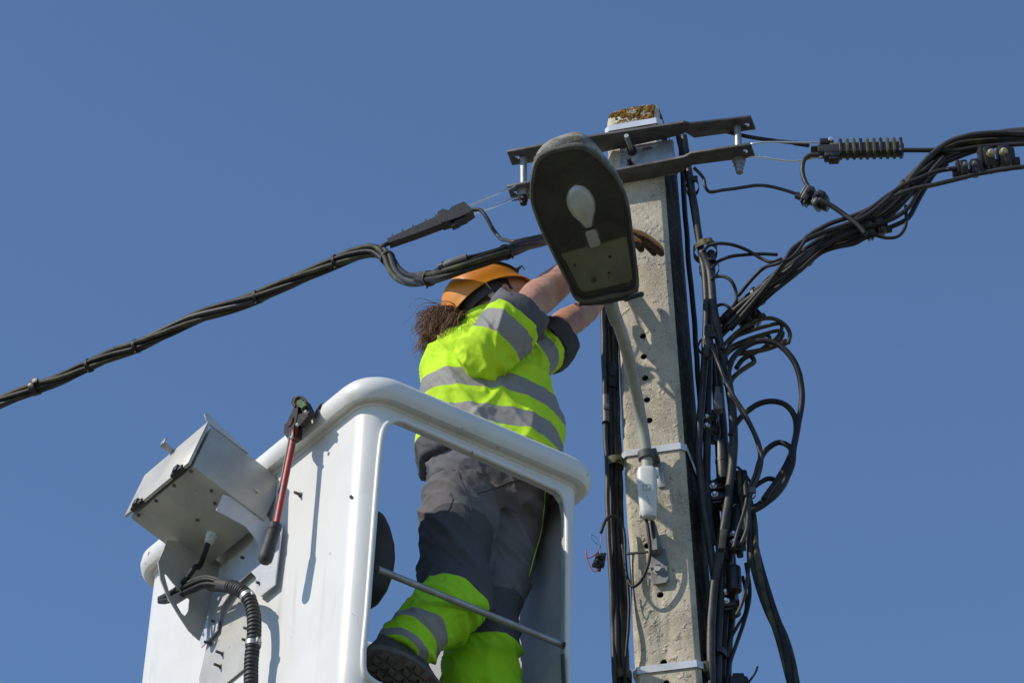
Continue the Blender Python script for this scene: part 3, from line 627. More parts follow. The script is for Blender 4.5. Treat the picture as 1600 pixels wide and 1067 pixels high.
for u, v in ((139, 571), (213, 542), (402, 465), (525, 410)):
    q = QP(u, v, YL(u)); i = min(range(len(S_)), key=lambda k: (S_[k]-q).length); tie(S_, i, .0210, BLK, lb)
q = QP(54, 606, YL(54)); i = min(range(len(S_)), key=lambda k: (S_[k]-q).length)
t = (S_[i+1]-S_[i]).normalized(); m = MB().lathe(S_[i]-t*.011, t, [(0, .021), (0, .026), (.022, .026), (.022, .021)], 16).box(S_[i]+Vector((0, -.022, .008)), (t, Vector((0, 1, 0)).cross(t), Vector((0, 1, 0))), (.026, .024, .02), .003)
obj('cable_clip', m, BLKP, lb)
S2 = smooth(Lp2[-6:], 14); q = QP(606, 407, 8.42); i = min(range(len(S2)), key=lambda k: (S2[k]-q).length); tie(S2, i, .022, CLAMPG, lb, tail=False)
jp = thing('jumper_bundle', 'taped bundle of black conductors sagging past the orange helmet to the lamp', 'cable', tuple(QP(750, 410, 8.37)))
Jp = [QP(u, v, y) for u, v, y in ((655, 436, 8.17), (672, 435, 8.115), (705, 425, 8.01), (745, 411, 7.98), (790, 394, 8.02), (830, 380, 8.18), (870, 370, 8.45), (920, 360, 8.60), (958, 356, 8.66))]
for i, pl in enumerate(strands(Jp, 5, .0115, .0088, 1.6, 2, .3, phase=.6)):
    obj('conductor', MB().tube(pl, .0088, 8), (BLKG, BLK, BLK, BLKG, BLK)[i], jp, 0)
J = smooth(Jp, 14)
for u, v, y in ((671, 435, 8.118), (789, 394, 8.02)):
    q = QP(u, v, y); i = min(range(len(J)), key=lambda k: (J[k]-q).length); tie(J, i, .0215, CLAMPG if u < 700 else BLKP, jp)
m = MB(); pj = smooth([QP(690, 417, 8.015), QP(705, 410, 7.99), QP(730, 402, 7.97)], 8); m.tube(pj, .0105, 10); o = obj('splice_sleeve', m, GREYP, jp)
m = MB().lathe(pj[0], pj[1]-pj[0], [(-.004, .012), (-.004, .0135), (.012, .0135), (.012, .012)], 12); obj('sleeve_collar', m, BLKP, o)
m = MB().tube(smooth([QP(668, 430, 8.12), QP(680, 423, 8.055), pj[0]], 6), .005, 8); m.tube(smooth([pj[-1], QP(745, 399, 7.97), QP(760, 395, 7.985), QP(790, 386, 8.02)], 6), .0055, 8); obj('spliced_wire', m, BLK, jp, 0)
# left tension clamp
def clamp_frame(a, b, up=Vector((0, 0, 1))):
    t = (b-a).normalized(); s = t.cross(up).normalized(); return t, s, s.cross(t)
lc_ = thing('tension_clamp', 'grey dusty tension clamp with a comb of pins holding the left twisted cable', 'cable clamp', tuple(QP(670, 352, 8.40)))
a_, b_ = QP(607, 380, 8.425), QP(738, 328, 8.37); t, s, u_ = clamp_frame(a_, b_); LN = (b_-a_).length
m = MB().prism([a_+t*x+u_*y-s*.015 for x, y in ((0, -.011), (0, .005), (LN*.62, .016), (LN*.62, -.018), (LN*.3, -.016))], s*.030); obj('wedge_body', m, BLKP, lc_)
m = MB().prism([a_+t*x+u_*y-s*.012 for x, y in ((0, .005), (0, .009), (LN*.62, .021), (LN*.62, .016))], s*.024); obj('wedge_rail', m, CLAMPG, lc_)
m = MB().prism([a_+t*x+u_*y-s*.020 for x, y in ((LN*.62, .016), (LN*.63, .027), (LN*.70, .032), (LN*.73, .022), (LN*.76, .018), (LN*.80, .026), (LN*.95, .027), (LN*.97, .012), (LN*1.0, -.016), (LN*.93, -.022), (LN*.80, -.024), (LN*.62, -.018))], s*.040)
hd_ = obj('clamp_head', m, BLKP, lc_)
m = MB().box(a_+t*LN*.83-u_*.028, (t, s, u_), (.040, .026, .014), .003).box(a_+t*LN*.76-u_*.033, (t, s, u_), (.026, .022, .014), .002); obj('clamp_key', m, BLKP, hd_)
for k in range(5):
    p = a_+t*LN*(.06+.125*k+(.03 if k > 2 else 0))+u_*(.007+.012*(.06+.125*k)/.62); m = MB().cyl(p, p+u_*.020+t*.004, .0042, 6, .0025); obj('pin', m, CLAMPG, lc_)
m = MB().tube(smooth([a_-t*.03-u_*.004, a_, a_+t*.05], 4), .0075, 8).tube(smooth([QP(585, 391, YL(585)), QP(597, 386, 8.425), a_], 5), .0065, 8); obj('held_wire', m, BLK, lc_, 0)
bl = QZ(817, 300, zl+.02)
for du, dv, oo in ((0, -4, .0135), (0, 4, -.0135)):
    pass
m = MB().tube(smooth([b_-t*.05+u_*.018, QP(770, 306, 8.40), QP(797, 294, 8.46), bl+Vector((-.012, -.012, .012)), bl+Vector((.004, -.016, .008)), bl+Vector((.016, -.002, 0)), bl+Vector((.006, .014, -.004)), QP(800, 311, 8.50), QP(775, 322, 8.44), b_-t*.03-u_*.014], 5), .0036, 7)
obj('bail_wire', m, BOLT, lc_, 0)
cable('jumper_wire', 'short grey-black wire looping from the left clamp down to the taped bundle', [b_+t*x for x in (-.04, -.01)]+[QP(u, v, y) for u, v, y in ((749, 328, 8.36), (759, 338, 8.355), (768, 354, 8.36), (778, 368, 8.37), (790, 376, 8.22), (805, 377, 8.16), (825, 372, 8.20))], .0062, GREYC)
# right tension clamp (ribbed)
rc = thing('tension_clamp', 'mossy black ribbed tension clamp on the right of the crossarm', 'cable clamp', tuple(QP(1345, 236, 8.42)))
a_, b_ = QP(1277, 236, 8.43), QP(1412, 233, 8.42); t, s, u_ = clamp_frame(a_, b_); LN = (b_-a_).length; us = u_
m = MB().box((a_+b_)/2-u_*.004, (t, s, u_), (LN, .040, .030), .004); bd = obj('clamp_body', m, BLKP, rc)
m = MB().box((a_+b_)/2+u_*.008+t*.012, (t, s, u_), (LN*.80, .036, .020), .003); obj('top_rail', m, MOSSP, rc)
for k in range(10):
    p = a_+t*(LN*(.27+.0775*k)); m = MB()
    m.loft([[p+t*dx+s*(w*math.copysign(abs(math.cos(q))**.45, math.cos(q)))+u_*(.004+h*math.copysign(abs(math.sin(q))**.45, math.sin(q))) for q in [2*math.pi*j/24 for j in range(24)]] for dx, w, h in ((-.0052, .021, .030), (-.0030, .0235, .0325), (.0030, .0235, .0325), (.0052, .021, .030))]); obj('rib', m, MOSSP if k % 3 else BLKP, rc, 40)
m = MB().cyl(a_+t*.010+u_*.031, a_+t*.052+u_*.031, .0155, 16); bs_ = obj('wire_boss', m, BLKP, rc); obj('boss_bolt', MB().lathe(a_+t*.044+u_*.034-s*.0+Vector((0, -.012, 0)), Vector((0, -1, -.1)), [(0, .009), (.006, .009), (.010, .006)], 14), BOLT, bs_)
m = MB().box(a_+t*.045-u_*.024, (t, s, u_), (.05, .036, .022), .004).box(a_+t*.05-u_*.038, (t, s, u_), (.032, .03, .014), .003).box(a_-t*.008+u_*.006, (t, s, u_), (.024, .03, .006), .001); obj('clamp_key', m, BLKP, bd)
br_ = QZ(1152, 243, zl+.022)
m = MB().tube(smooth([a_+t*.03+u_*.031, QP(1240, 222.5, 8.42), QP(1177, 224.5, 8.42), br_+Vector((.012, -.014, .010)), br_+Vector((-.008, -.017, .008)), br_+Vector((-.018, 0, .002)), br_+Vector((-.006, .016, -.002)), QP(1180, 245, 8.44), QP(1240, 252, 8.43), a_+t*.03-u_*.020], 5), .0034, 7)
obj('bail_wire', m, BOLT, rc, 0)
cable('dead_end_cable', 'short capped black cable end pointing right from under the crossarm', [QP(1058, 196, 8.56), QP(1100, 200, 8.54), QP(1150, 210, 8.50), QP(1200, 219, 8.48), QP(1240, 224, 8.47), QP(1264, 227, 8.46)], [.0065]*33+[.0085]*8, BLK)
# connectors: one insulation-piercing connector, then copies
def connector_proto(big=False):
    c = thing('cable_connector', '', 'cable connector'); X, Yv, Z = Vector((1, 0, 0)), Vector((0, 1, 0)), Vector((0, 0, 1))
    m = MB().box((0, 0, .017), (X, Yv, Z), (.046, .040, .026), .005).box((0, 0, .034), (X, Yv, Z), (.034, .032, .012), .004).box((.012, 0, .02), (X, Yv, Z), (.030, .050, .018), .006)
    b = obj('upper_jaw', m, BLKP, c)
    m = MB().box((0, 0, -.017), (X, Yv, Z), (.046, .040, .024), .005).box((-.006, 0, -.032), (X, Yv, Z), (.040, .030, .010), .004)
    for z in (-.012, -.022): m.box((.026, 0, z), (X, Yv, Z), (.010, .034, .005), .001)
    obj('lower_jaw', m, BLKP, c)
    for z in (.014, -.014):
        m = MB().lathe((-.004, -.018, z), (0, -1, 0), [(0, .0095), (.006, .0095), (.006, .0072), (.011, .0072), (.0135, .0045)], 12); obj('bolt_head', m, BOLT, c)
    m = MB().tube([(.012, .004, -.05), (.012, .004, .05)], .0105, 10); obj('cable_boot', m, BLKP, c)
    return c
CONN = connector_proto()
CG = 'black insulation-piercing cable connectors'
def place_connector(P, axis, label, first=[True], face=Vector((-.1, -1, -.35)), scale=1.0, bolt=None):
    c = CONN
    if not first[0]:
        c = CONN.copy(); C.objects.link(c)
        for ch in CONN.children:
            d = ch.copy(); C.objects.link(d); d.parent = c
    first[0] = False
    Z = Vector(axis).normalized(); Yv = -(face-Z*face.dot(Z)).normalized(); X = Yv.cross(Z)
    c.matrix_world = Matrix.Translation(P) @ Matrix((X, Yv, Z)).transposed().to_4x4() @ Matrix.Scale(scale, 4)
    if bolt:
        for ch in c.children:
            if ch.name.startswith('bolt_head'):
                ch.data = ch.data.copy(); ch.data.materials[0] = bolt
    tag(c, label, 'cable connector', CG); return c
DN = Vector((.05, 0, -1))
place_connector(QP(1107, 666, 8.66), (.02, 0, 1), 'highest black connector with two shiny bolts just right of the upper pole strap', scale=1.15)
place_connector(QP(1119, 772, 8.66), (-.1, 0, 1), 'black connector with two shiny bolts level with the white splice box', scale=1.1)
place_connector(QP(1149, 846, 8.64), (0, 0, 1), 'black connector beside the point where the thick drop cable leaves the harness', scale=1.0)
place_connector(QP(1137, 938, 8.66), (-.05, 0, 1), 'lowest black connector in the cable harness beside the pole', scale=1.1)
place_connector(QP(1272, 309, 8.43), (.65, -.1, -.45), 'black connector hanging in the gap below the ribbed clamp', scale=1.15, bolt=BLKP)
place_connector(QP(1514, 263, 8.36), (.95, 0, .12), 'black connector with grey bolts on the right cables, left one of a pair', bolt=GREYP, scale=1.05)
place_connector(QP(1556, 247, 8.36), (.95, 0, .12), 'large black connector with two beige caps near the right edge', scale=1.45, bolt=BEIGE)
place_connector(QP(1366, 357, 8.42), (.9, 0, .25), 'dark connector tucked under the thick right bundle where it bends upward', bolt=CLAMPG, scale=1.05)
place_connector(QP(1172, 500, 8.62), (.5, 0, .4), 'connector buried where the thick right bundle meets the pole harness', bolt=BLKP, scale=1.0)
place_connector(pole_face(936, 876, .02), (.3, 0, 1), 'tiny black connector with blue and red wires left of the pole', bolt=BLKP, scale=.62)
m = [QP(u, v, 8.53) for u, v in ((938, 866), (937, 852), (931, 848), (924, 841), (923, 836), (928, 837), (934, 845), (937, 856))]
cable('blue_wire', 'thin bright blue wire end curling left of the pole', m, .0017, WIREB, cat='wire', n=6)
cable('red_wire', 'thin red wire loop hanging beside the tiny connector left of the pole', [QP(u, v, 8.53) for u, v in ((940, 835), (936, 858), (928, 868), (918, 872), (916, 858), (917, 868), (922, 884), (930, 893), (936, 888))], .0016, WIRER, cat='wire', n=6)
# strands of the right-hand overhead bundle
def YR(u): return 8.45-(u-1200)*.00022
SR = [
 ('black overhead strand that rises highest to the right edge', [(1135, 497), (1150, 482), (1190, 452), (1240, 415), (1290, 375), (1330, 352), (1370, 335), (1400, 310), (1415, 290), (1424, 277), (1442, 254), (1465, 234), (1487, 220), (1521, 211), (1555, 208), (1600, 208), (1700, 214), (2300, 300)], .0085, GREYC, -.01),
 ('black overhead strand just below the topmost one at the right edge', [(1140, 505), (1200, 452), (1270, 395), (1300, 370), (1340, 345), (1384, 308), (1415, 288), (1438, 270), (1476, 254), (1521, 236), (1564, 226), (1600, 222), (1700, 224), (2300, 306)], .0085, BLK, .012),
 ('lowest black overhead strand reaching the right edge on its own', [(1135, 510), (1180, 462), (1225, 412), (1247, 387), (1262, 369), (1296, 349), (1341, 335), (1380, 315), (1420, 298), (1465, 288), (1528, 272), (1600, 261), (1700, 253), (2300, 290)], .0075, GREYC, -.028),
 ('straight black strand running out of the ribbed clamp to the right', [(1405, 235), (1454, 235), (1499, 235), (1532, 230), (1600, 225), (1700, 224), (2300, 308)], .0075, BLK, .0),
 ('short black strand from the paired connectors back into the right bundle', [(1505, 262), (1487, 264), (1465, 268), (1442, 277), (1415, 288), (1380, 312), (1340, 340), (1290, 372)], .0075, BLK, -.03),
 ('black strand bowing down under the bend of the right bundle', [(1480, 256), (1460, 272), (1442, 300), (1429, 324), (1418, 342), (1397, 353), (1375, 361), (1340, 376), (1300, 385)], .0078, BLK, .02),
 ('black strand hugging the inside of the bend of the right bundle', [(1475, 246), (1450, 275), (1433, 302), (1420, 324), (1402, 338), (1375, 349), (1330, 362), (1280, 388)], .0078, BLK, -.02),
 ('thin black loop hanging lowest under the bend of the right bundle', [(1416, 322), (1416, 342), (1413, 358), (1402, 370), (1384, 372), (1368, 368), (1352, 362)], .0055, BLK, -.01),
 ('black strand along the underside of the thick right bundle', [(1350, 372), (1335, 380), (1307, 386), (1285, 394), (1269, 405), (1253, 420), (1215, 450), (1150, 505)], .0078, BLK, .01),
 ('black strand slanting from the gap connector into the right bundle', [(1280, 312), (1300, 322), (1320, 336), (1340, 352), (1352, 366)], .0085, BLK, -.045),
 ('black wire bending up from the gap connector into the ribbed clamp', [(1268, 302), (1258, 284), (1254, 266), (1257, 250), (1266, 243), (1280, 242)], .0078, GREYC, -.02),
 ('black strand arching over the bundle beside the gap connector', [(1140, 515), (1180, 470), (1222, 415), (1243, 385), (1280, 366), (1320, 352), (1350, 340), (1395, 305)], .008, BLK, -.04),
 ('thin black wire coming down off the right bundle to the harness loop', [(1262, 372), (1237, 402), (1215, 411), (1190, 422), (1172, 440), (1152, 463)], .0058, BLK, -.05),
]
for lab, px_, r, mt, dy in SR:
    cable('overhead_strand', lab, [QP(u, v, max(YR(u)+dy, 8.44 if u < 1200 else 0) + (max(0, 1220-u)*.0016)) for u, v in px_], r, mt, 'loose strands of the right overhead bundle')
tb = thing('twisted_cable', 'thick dark twisted bundle climbing right from behind the pole harness', 'cable', tuple(QP(1240, 420, 8.47)))
Tp = [QP(u, v, YR(u)+.035+max(0, 1220-u)*.0016) for u, v in ((1118, 520), (1150, 489), (1190, 458), (1235, 421), (1280, 385), (1320, 367), (1350, 355), (1385, 330), (1412, 302), (1435, 276), (1460, 250), (1490, 232), (1530, 222), (1600, 214), (1700, 220), (2300, 303))]
for i, pl in enumerate(strands(Tp, 6, .0185, .0095, 1.3, 5, .35)): obj('conductor', MB().tube(pl, .0095, 8), (BLK, BLK, GREYC, BLK, BLKG, BLK)[i], tb, 0)
T_ = smooth(Tp, 14)
for u, v in ((1420, 292), (1256, 401), (1172, 470)):
    i = min(range(len(T_)), key=lambda k: (T_[k]-QP(u, v, YR(u)+.035)).length); tie(T_, i, .030, BLKP, tb)
# harness on the right side of the pole
HV = [
 ('thick black cable coming down from behind the crossarm along the pole corner', [(1068, 212), (1074, 250), (1080, 290), (1087, 335), (1092, 370), (1097, 400), (1102, 440), (1104, 490), (1102, 540), (1098, 600), (1094, 650), (1091, 700), (1095, 750), (1101, 800), (1108, 840), (1113, 880), (1117, 912)], .0115, GREYC, 8.60),
 ('long grey-black cable curving past all the connectors to the bottom edge', [(1097, 392), (1108, 420), (1114, 470), (1119, 510), (1128, 550), (1137, 590), (1143, 630), (1146, 680), (1144, 730), (1138, 780), (1131, 822), (1122, 878), (1115, 924), (1111, 970), (1111, 1030), (1113, 1100)], .0135, GREYC, 8.585),
 ('straight black cable inside the harness beside the top connectors', [(1104, 420), (1106, 500), (1107, 560), (1106, 620), (1105, 680), (1104, 740), (1107, 800), (1113, 850)], .012, GREYC, 8.64),
 ('slim black cable hugging the blackened side of the pole', [(1064, 225), (1068, 290), (1072, 350), (1077, 420), (1085, 500), (1090, 580), (1096, 650), (1094, 720), (1102, 790), (1112, 860)], .0085, BLK, 8.74),
 ('black cable leaving the crossarm beside the thick corner cable', [(1060, 214), (1072, 262), (1082, 320), (1092, 378), (1100, 430), (1108, 520), (1116, 600), (1122, 700)], .009, BLK, 8.67),
 ('rear black cable of the harness glimpsed between connectors', [(1116, 540), (1124, 620), (1130, 700), (1134, 780), (1140, 860), (1146, 930), (1150, 960)], .016, BLK, 8.74),
 ('lower black cable dropping from the lowest connector to the bottom edge', [(1128, 900), (1125, 950), (1122, 1000), (1122, 1050), (1123, 1110)], .0115, GREYC, 8.63),
 ('second lower cable dropping beside it to the bottom edge', [(1138, 920), (1132, 970), (1130, 1020), (1128, 1060), (1129, 1110)], .0105, BLK, 8.66),
 ('dark cable at the back of the harness reaching the bottom edge', [(1146, 940), (1140, 990), (1137, 1040), (1136, 1110)], .012, BLK, 8.70),
 ('wide dark cable behind the pole strap lower down', [(1118, 790), (1124, 860), (1128, 930), (1118, 990), (1116, 1050), (1118, 1110)], .012, BLK, 8.74),
 ('thin black wire bowing right beside the lowest connector', [(1171, 815), (1170, 860), (1169, 889), (1165, 920), (1158, 945), (1150, 962)], .0055, GREYC, 8.60),
 ('thin wire curving from the drop cable down to the harness bottom', [(1166, 880), (1171, 915), (1170, 945), (1162, 972), (1152, 1000), (1142, 1030), (1136, 1065), (1134, 1100)], .006, BLK, 8.64),
 ('second thin wire curving down just inside it', [(1160, 900), (1166, 930), (1164, 958), (1152, 978), (1141, 1000), (1136, 1025)], .005, BLK, 8.66),
 ('stray cut wire end sticking out right near the bottom', [(1150, 1100), (1162, 1077), (1172, 1062), (1180, 1050), (1184, 1041)], .0035, BLK, 8.62),
 ('thin bright-edged wire crossing the harness towards the hanging loops', [(1112, 540), (1120, 562), (1131, 588), (1146, 618), (1162, 644), (1177, 672), (1187, 696), (1190, 720), (1184, 745), (1174, 766), (1170, 795), (1167, 825), (1158, 850)], .0062, GREYC, 8.54),
 ('twin thin wire running just left of the bright-edged wire', [(1116, 545), (1124, 572), (1137, 602), (1154, 634), (1170, 662), (1182, 690), (1187, 716), (1180, 740), (1170, 764), (1164, 795), (1152, 830), (1146, 856)], .0058, GREYC, 8.555),
 ('thin black wire looping over from the harness top into the right bundle', [(1100, 392), (1108, 384), (1122, 381), (1145, 383), (1168, 392), (1190, 404), (1207, 409), (1222, 404)], .0055, BLK, 8.56),
 ('thin black wire arching below the loop at the harness top', [(1112, 420), (1122, 409), (1142, 401), (1166, 398), (1190, 397), (1215, 398)], .0055, BLK, 8.58),
 ('small black wire hoop beside the upper harness', [(1112, 436), (1122, 432), (1134, 433), (1144, 441), (1150, 455), (1151, 468), (1146, 478)], .0055, BLK, 8.57),
 ('tiny wire hoop at the foot of the thick bundle', [(1116, 484), (1122, 478), (1130, 476), (1138, 480), (1142, 492)], .005, BLK, 8.57),
 ('wavy black wire reaching from the crossarm to the gap connector', [(1084, 262), (1092, 270), (1099, 280), (1102, 293), (1108, 300), (1130, 297), (1160, 293), (1185, 290), (1205, 292), (1225, 297), (1244, 303), (1262, 308)], .0055, GREYC, 8.50),
]
for lab, px_, r, mt, y in HV:
    cable('harness_cable', lab, [QP(u, v, y+ (.02*math.sin(i*1.7))*.4) for i, (u, v) in enumerate(px_)], r, mt, 'cables of the harness beside the pole')
LO = [
 ('outermost thin wire loop at the top of the coil', [(1128, 545), (1135, 535), (1158, 515), (1185, 500), (1207, 497), (1225, 506), (1234, 522), (1231, 537)], .0065, BLKG, 8.56),
 ('second thin mossy wire loop of the coil', [(1132, 552), (1148, 528), (1167, 519), (1196, 510), (1219, 506), (1221, 515), (1212, 530), (1196, 540)], .006, BLKG, 8.58),
 ('third thin mossy wire loop of the coil', [(1130, 556), (1142, 543), (1162, 533), (1185, 524), (1216, 517), (1223, 521), (1216, 534), (1190, 548)], .006, BLKG, 8.60),
 ('lowest small mossy wire loop of the coil', [(1132, 560), (1140, 550), (1162, 536), (1185, 527), (1200, 524), (1203, 533), (1190, 545), (1165, 560)], .006, BLKG, 8.62),
 ('big black loop swinging far out right of the harness', [(1135, 600), (1140, 573), (1149, 555), (1167, 540), (1189, 533), (1214, 537), (1234, 555), (1248, 582), (1253, 608), (1252, 634), (1247, 667), (1240, 701), (1237, 727), (1226, 753), (1206, 778), (1186, 793), (1168, 800)], .0095, BLK, 8.55),
 ('medium black loop inside the biggest one', [(1142, 680), (1150, 663), (1168, 643), (1186, 631), (1206, 627), (1226, 632), (1240, 648), (1244, 668), (1240, 694), (1229, 724), (1215, 748), (1193, 780)], .009, BLK, 8.57),
 ('smaller black loop under the medium one', [(1180, 745), (1188, 717), (1202, 699), (1217, 691), (1232, 697), (1238, 712), (1224, 740), (1206, 768), (1182, 792)], .0088, BLK, 8.585),
 ('smallest black loop at the bottom of the loops', [(1180, 760), (1190, 753), (1201, 748), (1212, 751), (1210, 766), (1194, 786), (1172, 800)], .0075, BLK, 8.60),
 ('black cable doubling the lower run of the big loop', [(1236, 715), (1230, 745), (1212, 772), (1190, 788), (1165, 796)], .0105, BLK, 8.60),
 ('thin hoop of wire beside the second connector', [(1152, 728), (1163, 738), (1172, 752), (1174, 768)], .004, BLK, 8.60),
]
for lab, px_, r, mt, y in LO:
    cable('cable_loop', lab, [QP(u, v, y+.012*math.sin(i*.9)) for i, (u, v) in enumerate(px_)], r, mt, 'cable loops hanging right of the harness')
# crumpled mossy ends under the coil
m = MB()
ct_ = cable('frayed_cable_end', 'bent mossy cable ends bunched under the wire coil', [QP(u, v, 8.60) for u, v in ((1138, 610), (1144, 592), (1156, 580), (1168, 572), (1178, 565), (1172, 556), (1160, 562), (1150, 575))], .008, BLKG)
cable('frayed_cable_end', 'short dark cable with a brown cut tip below the coil', [QP(u, v, 8.57) for u, v in ((1150, 553), (1175, 550), (1200, 545), (1218, 538), (1230, 534))], [.008]*27+[.0105]*6, BLKG)
# thick twisted drop cable at bottom right
dc = thing('drop_cable', 'thick twisted black drop cable hanging free to the bottom right', 'cable', tuple(QP(1200, 940, 8.5)))
Dp = [QP(u, v, 8.60-.0004*(v-790)) for u, v in ((1158, 740), (1164, 775), (1172, 812), (1178, 862), (1189, 908), (1203, 950), (1220, 991), (1231, 1028), (1240, 1067), (1256, 1130), (1290, 1240))]
for i, pl in enumerate(strands(Dp, 4, .0115, .0095, 1.1, 9, .1)): obj('conductor', MB().tube(pl, .0095, 8), BLK if i % 2 else BLKG, dc, 0)
# cable sleeves, grey cover and ties of the harness
def sleeve(name, label, u0, v0, u1, v1, y, r, mat):
    a, b = QP(u0, v0, y), QP(u1, v1, y); t = (b-a).normalized(); L_ = (b-a).length
    o = obj(name, MB().lathe(a, t, [(0, r*.6), (.004, r*.95), (.008, r), (L_*.45, r), (L_*.46, r*1.06), (L_*.54, r*1.06), (L_*.55, r), (L_-.008, r), (L_-.004, r*.95), (L_, r*.6)], 16), mat, None, 32, origin=(a+b)/2); tag(o, label, 'cable sleeve'); return o
sleeve('cable_sleeve', 'fat black sleeve below the highest connector', 1128, 690, 1131, 752, 8.62, .022, BLKP)
sleeve('cable_sleeve', 'fat black sleeve just left of the drop cable', 1155, 790, 1150, 838, 8.63, .020, BLKP)
sleeve('cable_sleeve', 'black sleeve above the lowest connector', 1146, 885, 1148, 925, 8.62, .022, BLKP)
sleeve('cable_sleeve', 'slim grey-black end sleeve tied at the upper harness', 1107, 509, 1105, 560, 8.56, .0125, GREYC)
sleeve('cable_sleeve', 'short black socket at the top of the harness beside the strap', 1111, 392, 1112, 430, 8.60, .0125, BLKP)
p = QP(1122, 630, 8.575); o = obj('connector_cover', MB().box(p, (VR, Vector((0, 1, 0)), Vector((.05, 0, 1)).normalized()), (.028, .03, .062), .004).box(p+Vector((0, -.002, .040)), (VR, Vector((0, 1, 0)), UP), (.016, .02, .03), .003), GREYP, None, 32, origin=p); tag(o, 'grey rectangular plastic cover above the highest harness connector', 'connector cover')
p = QP(1129, 845, 8.565); o = obj('connector_cover', MB().box(p, (VR, Vector((0, 1, 0)), Vector((.12, 0, 1)).normalized()), (.020, .03, .070), .003), CLAMPG, None, 32, origin=p); tag(o, 'grey narrow plastic cover left of the drop cable connector', 'connector cover')
p = QP(1128, 905, 8.72); o = obj('junction_box', MB().box(p, (VR, Vector((0, 1, 0)), UP), (.055, .07, .12), .01).box(p+Vector((.02, -.02, .07)), (VR, Vector((0, 1, 0)), UP), (.03, .04, .05), .008), BLKP, None, 32, origin=p); tag(o, 'black plastic junction box behind the lower harness cables', 'junction box')
p = QP(1150, 805, 8.70); o = obj('junction_box', MB().box(p, (VR, Vector((0, 1, 0)), UP), (.07, .07, .17), .012).box(p+Vector((0, -.03, .09)), (VR, Vector((0, 1, 0)), UP), (.05, .04, .02), .004).box(p+Vector((0, -.03, .06)), (VR, Vector((0, 1, 0)), UP), (.05, .04, .012), .004), BLKP, None, 32, origin=p); tag(o, 'black plastic junction box behind the harness where the loops return', 'junction box')
p = QP(1154, 1075, 8.66); o = obj('junction_box', MB().box(p, (VR, Vector((0, 1, 0)), UP), (.06, .06, .06), .012).box(p+Vector((0, 0, .034)), (VR, Vector((0, 1, 0)), UP), (.035, .035, .02), .005), BLKP, None, 32, origin=p); tag(o, 'black plastic box at the bottom edge right of the pole', 'junction box')
def hband(label, u, v, y, rx, ry, mat, tilt=0.0, h=.012):
    c = QP(u, v, y); ring = lambda dz, k: [c+VR*(rx*k*math.cos(q))+Vector((0, 1, 0))*(ry*k*math.sin(q))+UP*(dz+tilt*rx*math.cos(q)) for q in [2*math.pi*j/28 for j in range(28)]]
    m = MB().loft([ring(-h, 1.0), ring(-h, 1.06), ring(h, 1.06), ring(h, 1.0)], closed=True).box(c+Vector((.3*rx, -ry*1.06, 0)), (VR, Vector((0, 1, 0)), UP), (.018, .014, .02), .003)
    o = obj('cable_band', m, mat, None, 32, origin=c); tag(o, label, 'cable band', 'bands tying the pole harness cables'); return o
hband('mossy band round the cables at the top of the harness', 1102, 393, 8.625, .036, .05, MOSSP)
hband('black tie round the cables just above the tied end sleeve', 1108, 420, 8.63, .030, .05, BLKP, h=.004)
hband('narrow black band round the thick corner cable under the crossarm', 1082, 293, 8.63, .020, .04, BLKP, h=.008)
hband('black tie at the end sleeve in the upper harness', 1108, 540, 8.60, .032, .05, BLKP, .08, h=.006)
hband('black band low on the harness beside the lowest pole strap', 1116, 1032, 8.66, .036, .06, BLKP, .3, h=.01)
hband('bright ring round the twin thin wires below the loops', 1174, 772, 8.565, .012, .02, GREYP, -.1, h=.004)
# harness on the left side of the pole
LV = [
 ('leftmost black cable running down the left side of the pole', [(950, 330), (945, 420), (942, 480), (943, 540), (944, 600), (946, 660), (948, 720), (949, 780), (951, 840), (954, 900), (957, 960), (958, 1010), (961, 1067), (965, 1130)], .0075, GREYC, 8.60),
 ('second black cable from the left on the left side of the pole', [(956, 330), (951, 420), (949, 480), (950, 560), (952, 620), (954, 700), (955, 760), (957, 830), (960, 900), (963, 970), (966, 1067), (969, 1130)], .009, BLK, 8.615),
 ('third black cable on the left side of the pole', [(962, 340), (957, 420), (956, 480), (957, 560), (959, 640), (962, 720), (963, 780), (964, 840), (967, 900), (971, 970), (973, 1067), (976, 1130)], .0095, BLK, 8.62),
 ('mossy cable nearest the concrete on the left side of the pole', [(966, 360), (963, 430), (961, 500), (963, 580), (965, 650), (968, 720), (970, 790), (972, 860), (976, 930), (977, 1000), (980, 1067), (983, 1130)], .0085, BLKG, 8.63),
 ('thin black wire peeling off the left cables low down', [(972, 850), (979, 900), (983, 940), (982, 975), (979, 1010), (977, 1050), (978, 1100)], .0048, BLK, 8.585),
]
for lab, px_, r, mt, y in LV:
    cable('side_cable', lab, [QP(u, v, y+.01*math.sin(i*1.3)) for i, (u, v) in enumerate(px_)], r, mt, 'cables strapped to the left side of the pole')
hband('black tape round the left cables above the bucket', 954, 592, 8.62, .021, .026, BLK, h=.045)
hband('black collar on the left cables below the taped part', 946, 640, 8.60, .011, .014, GREYP, h=.05)
hband('mossy band round the left cables level with the upper pole strap', 961, 725, 8.62, .025, .03, MOSSP, h=.014)
hband('mossy band round the left cables at the bottom edge', 972, 1058, 8.63, .027, .03, MOSSP, h=.014)
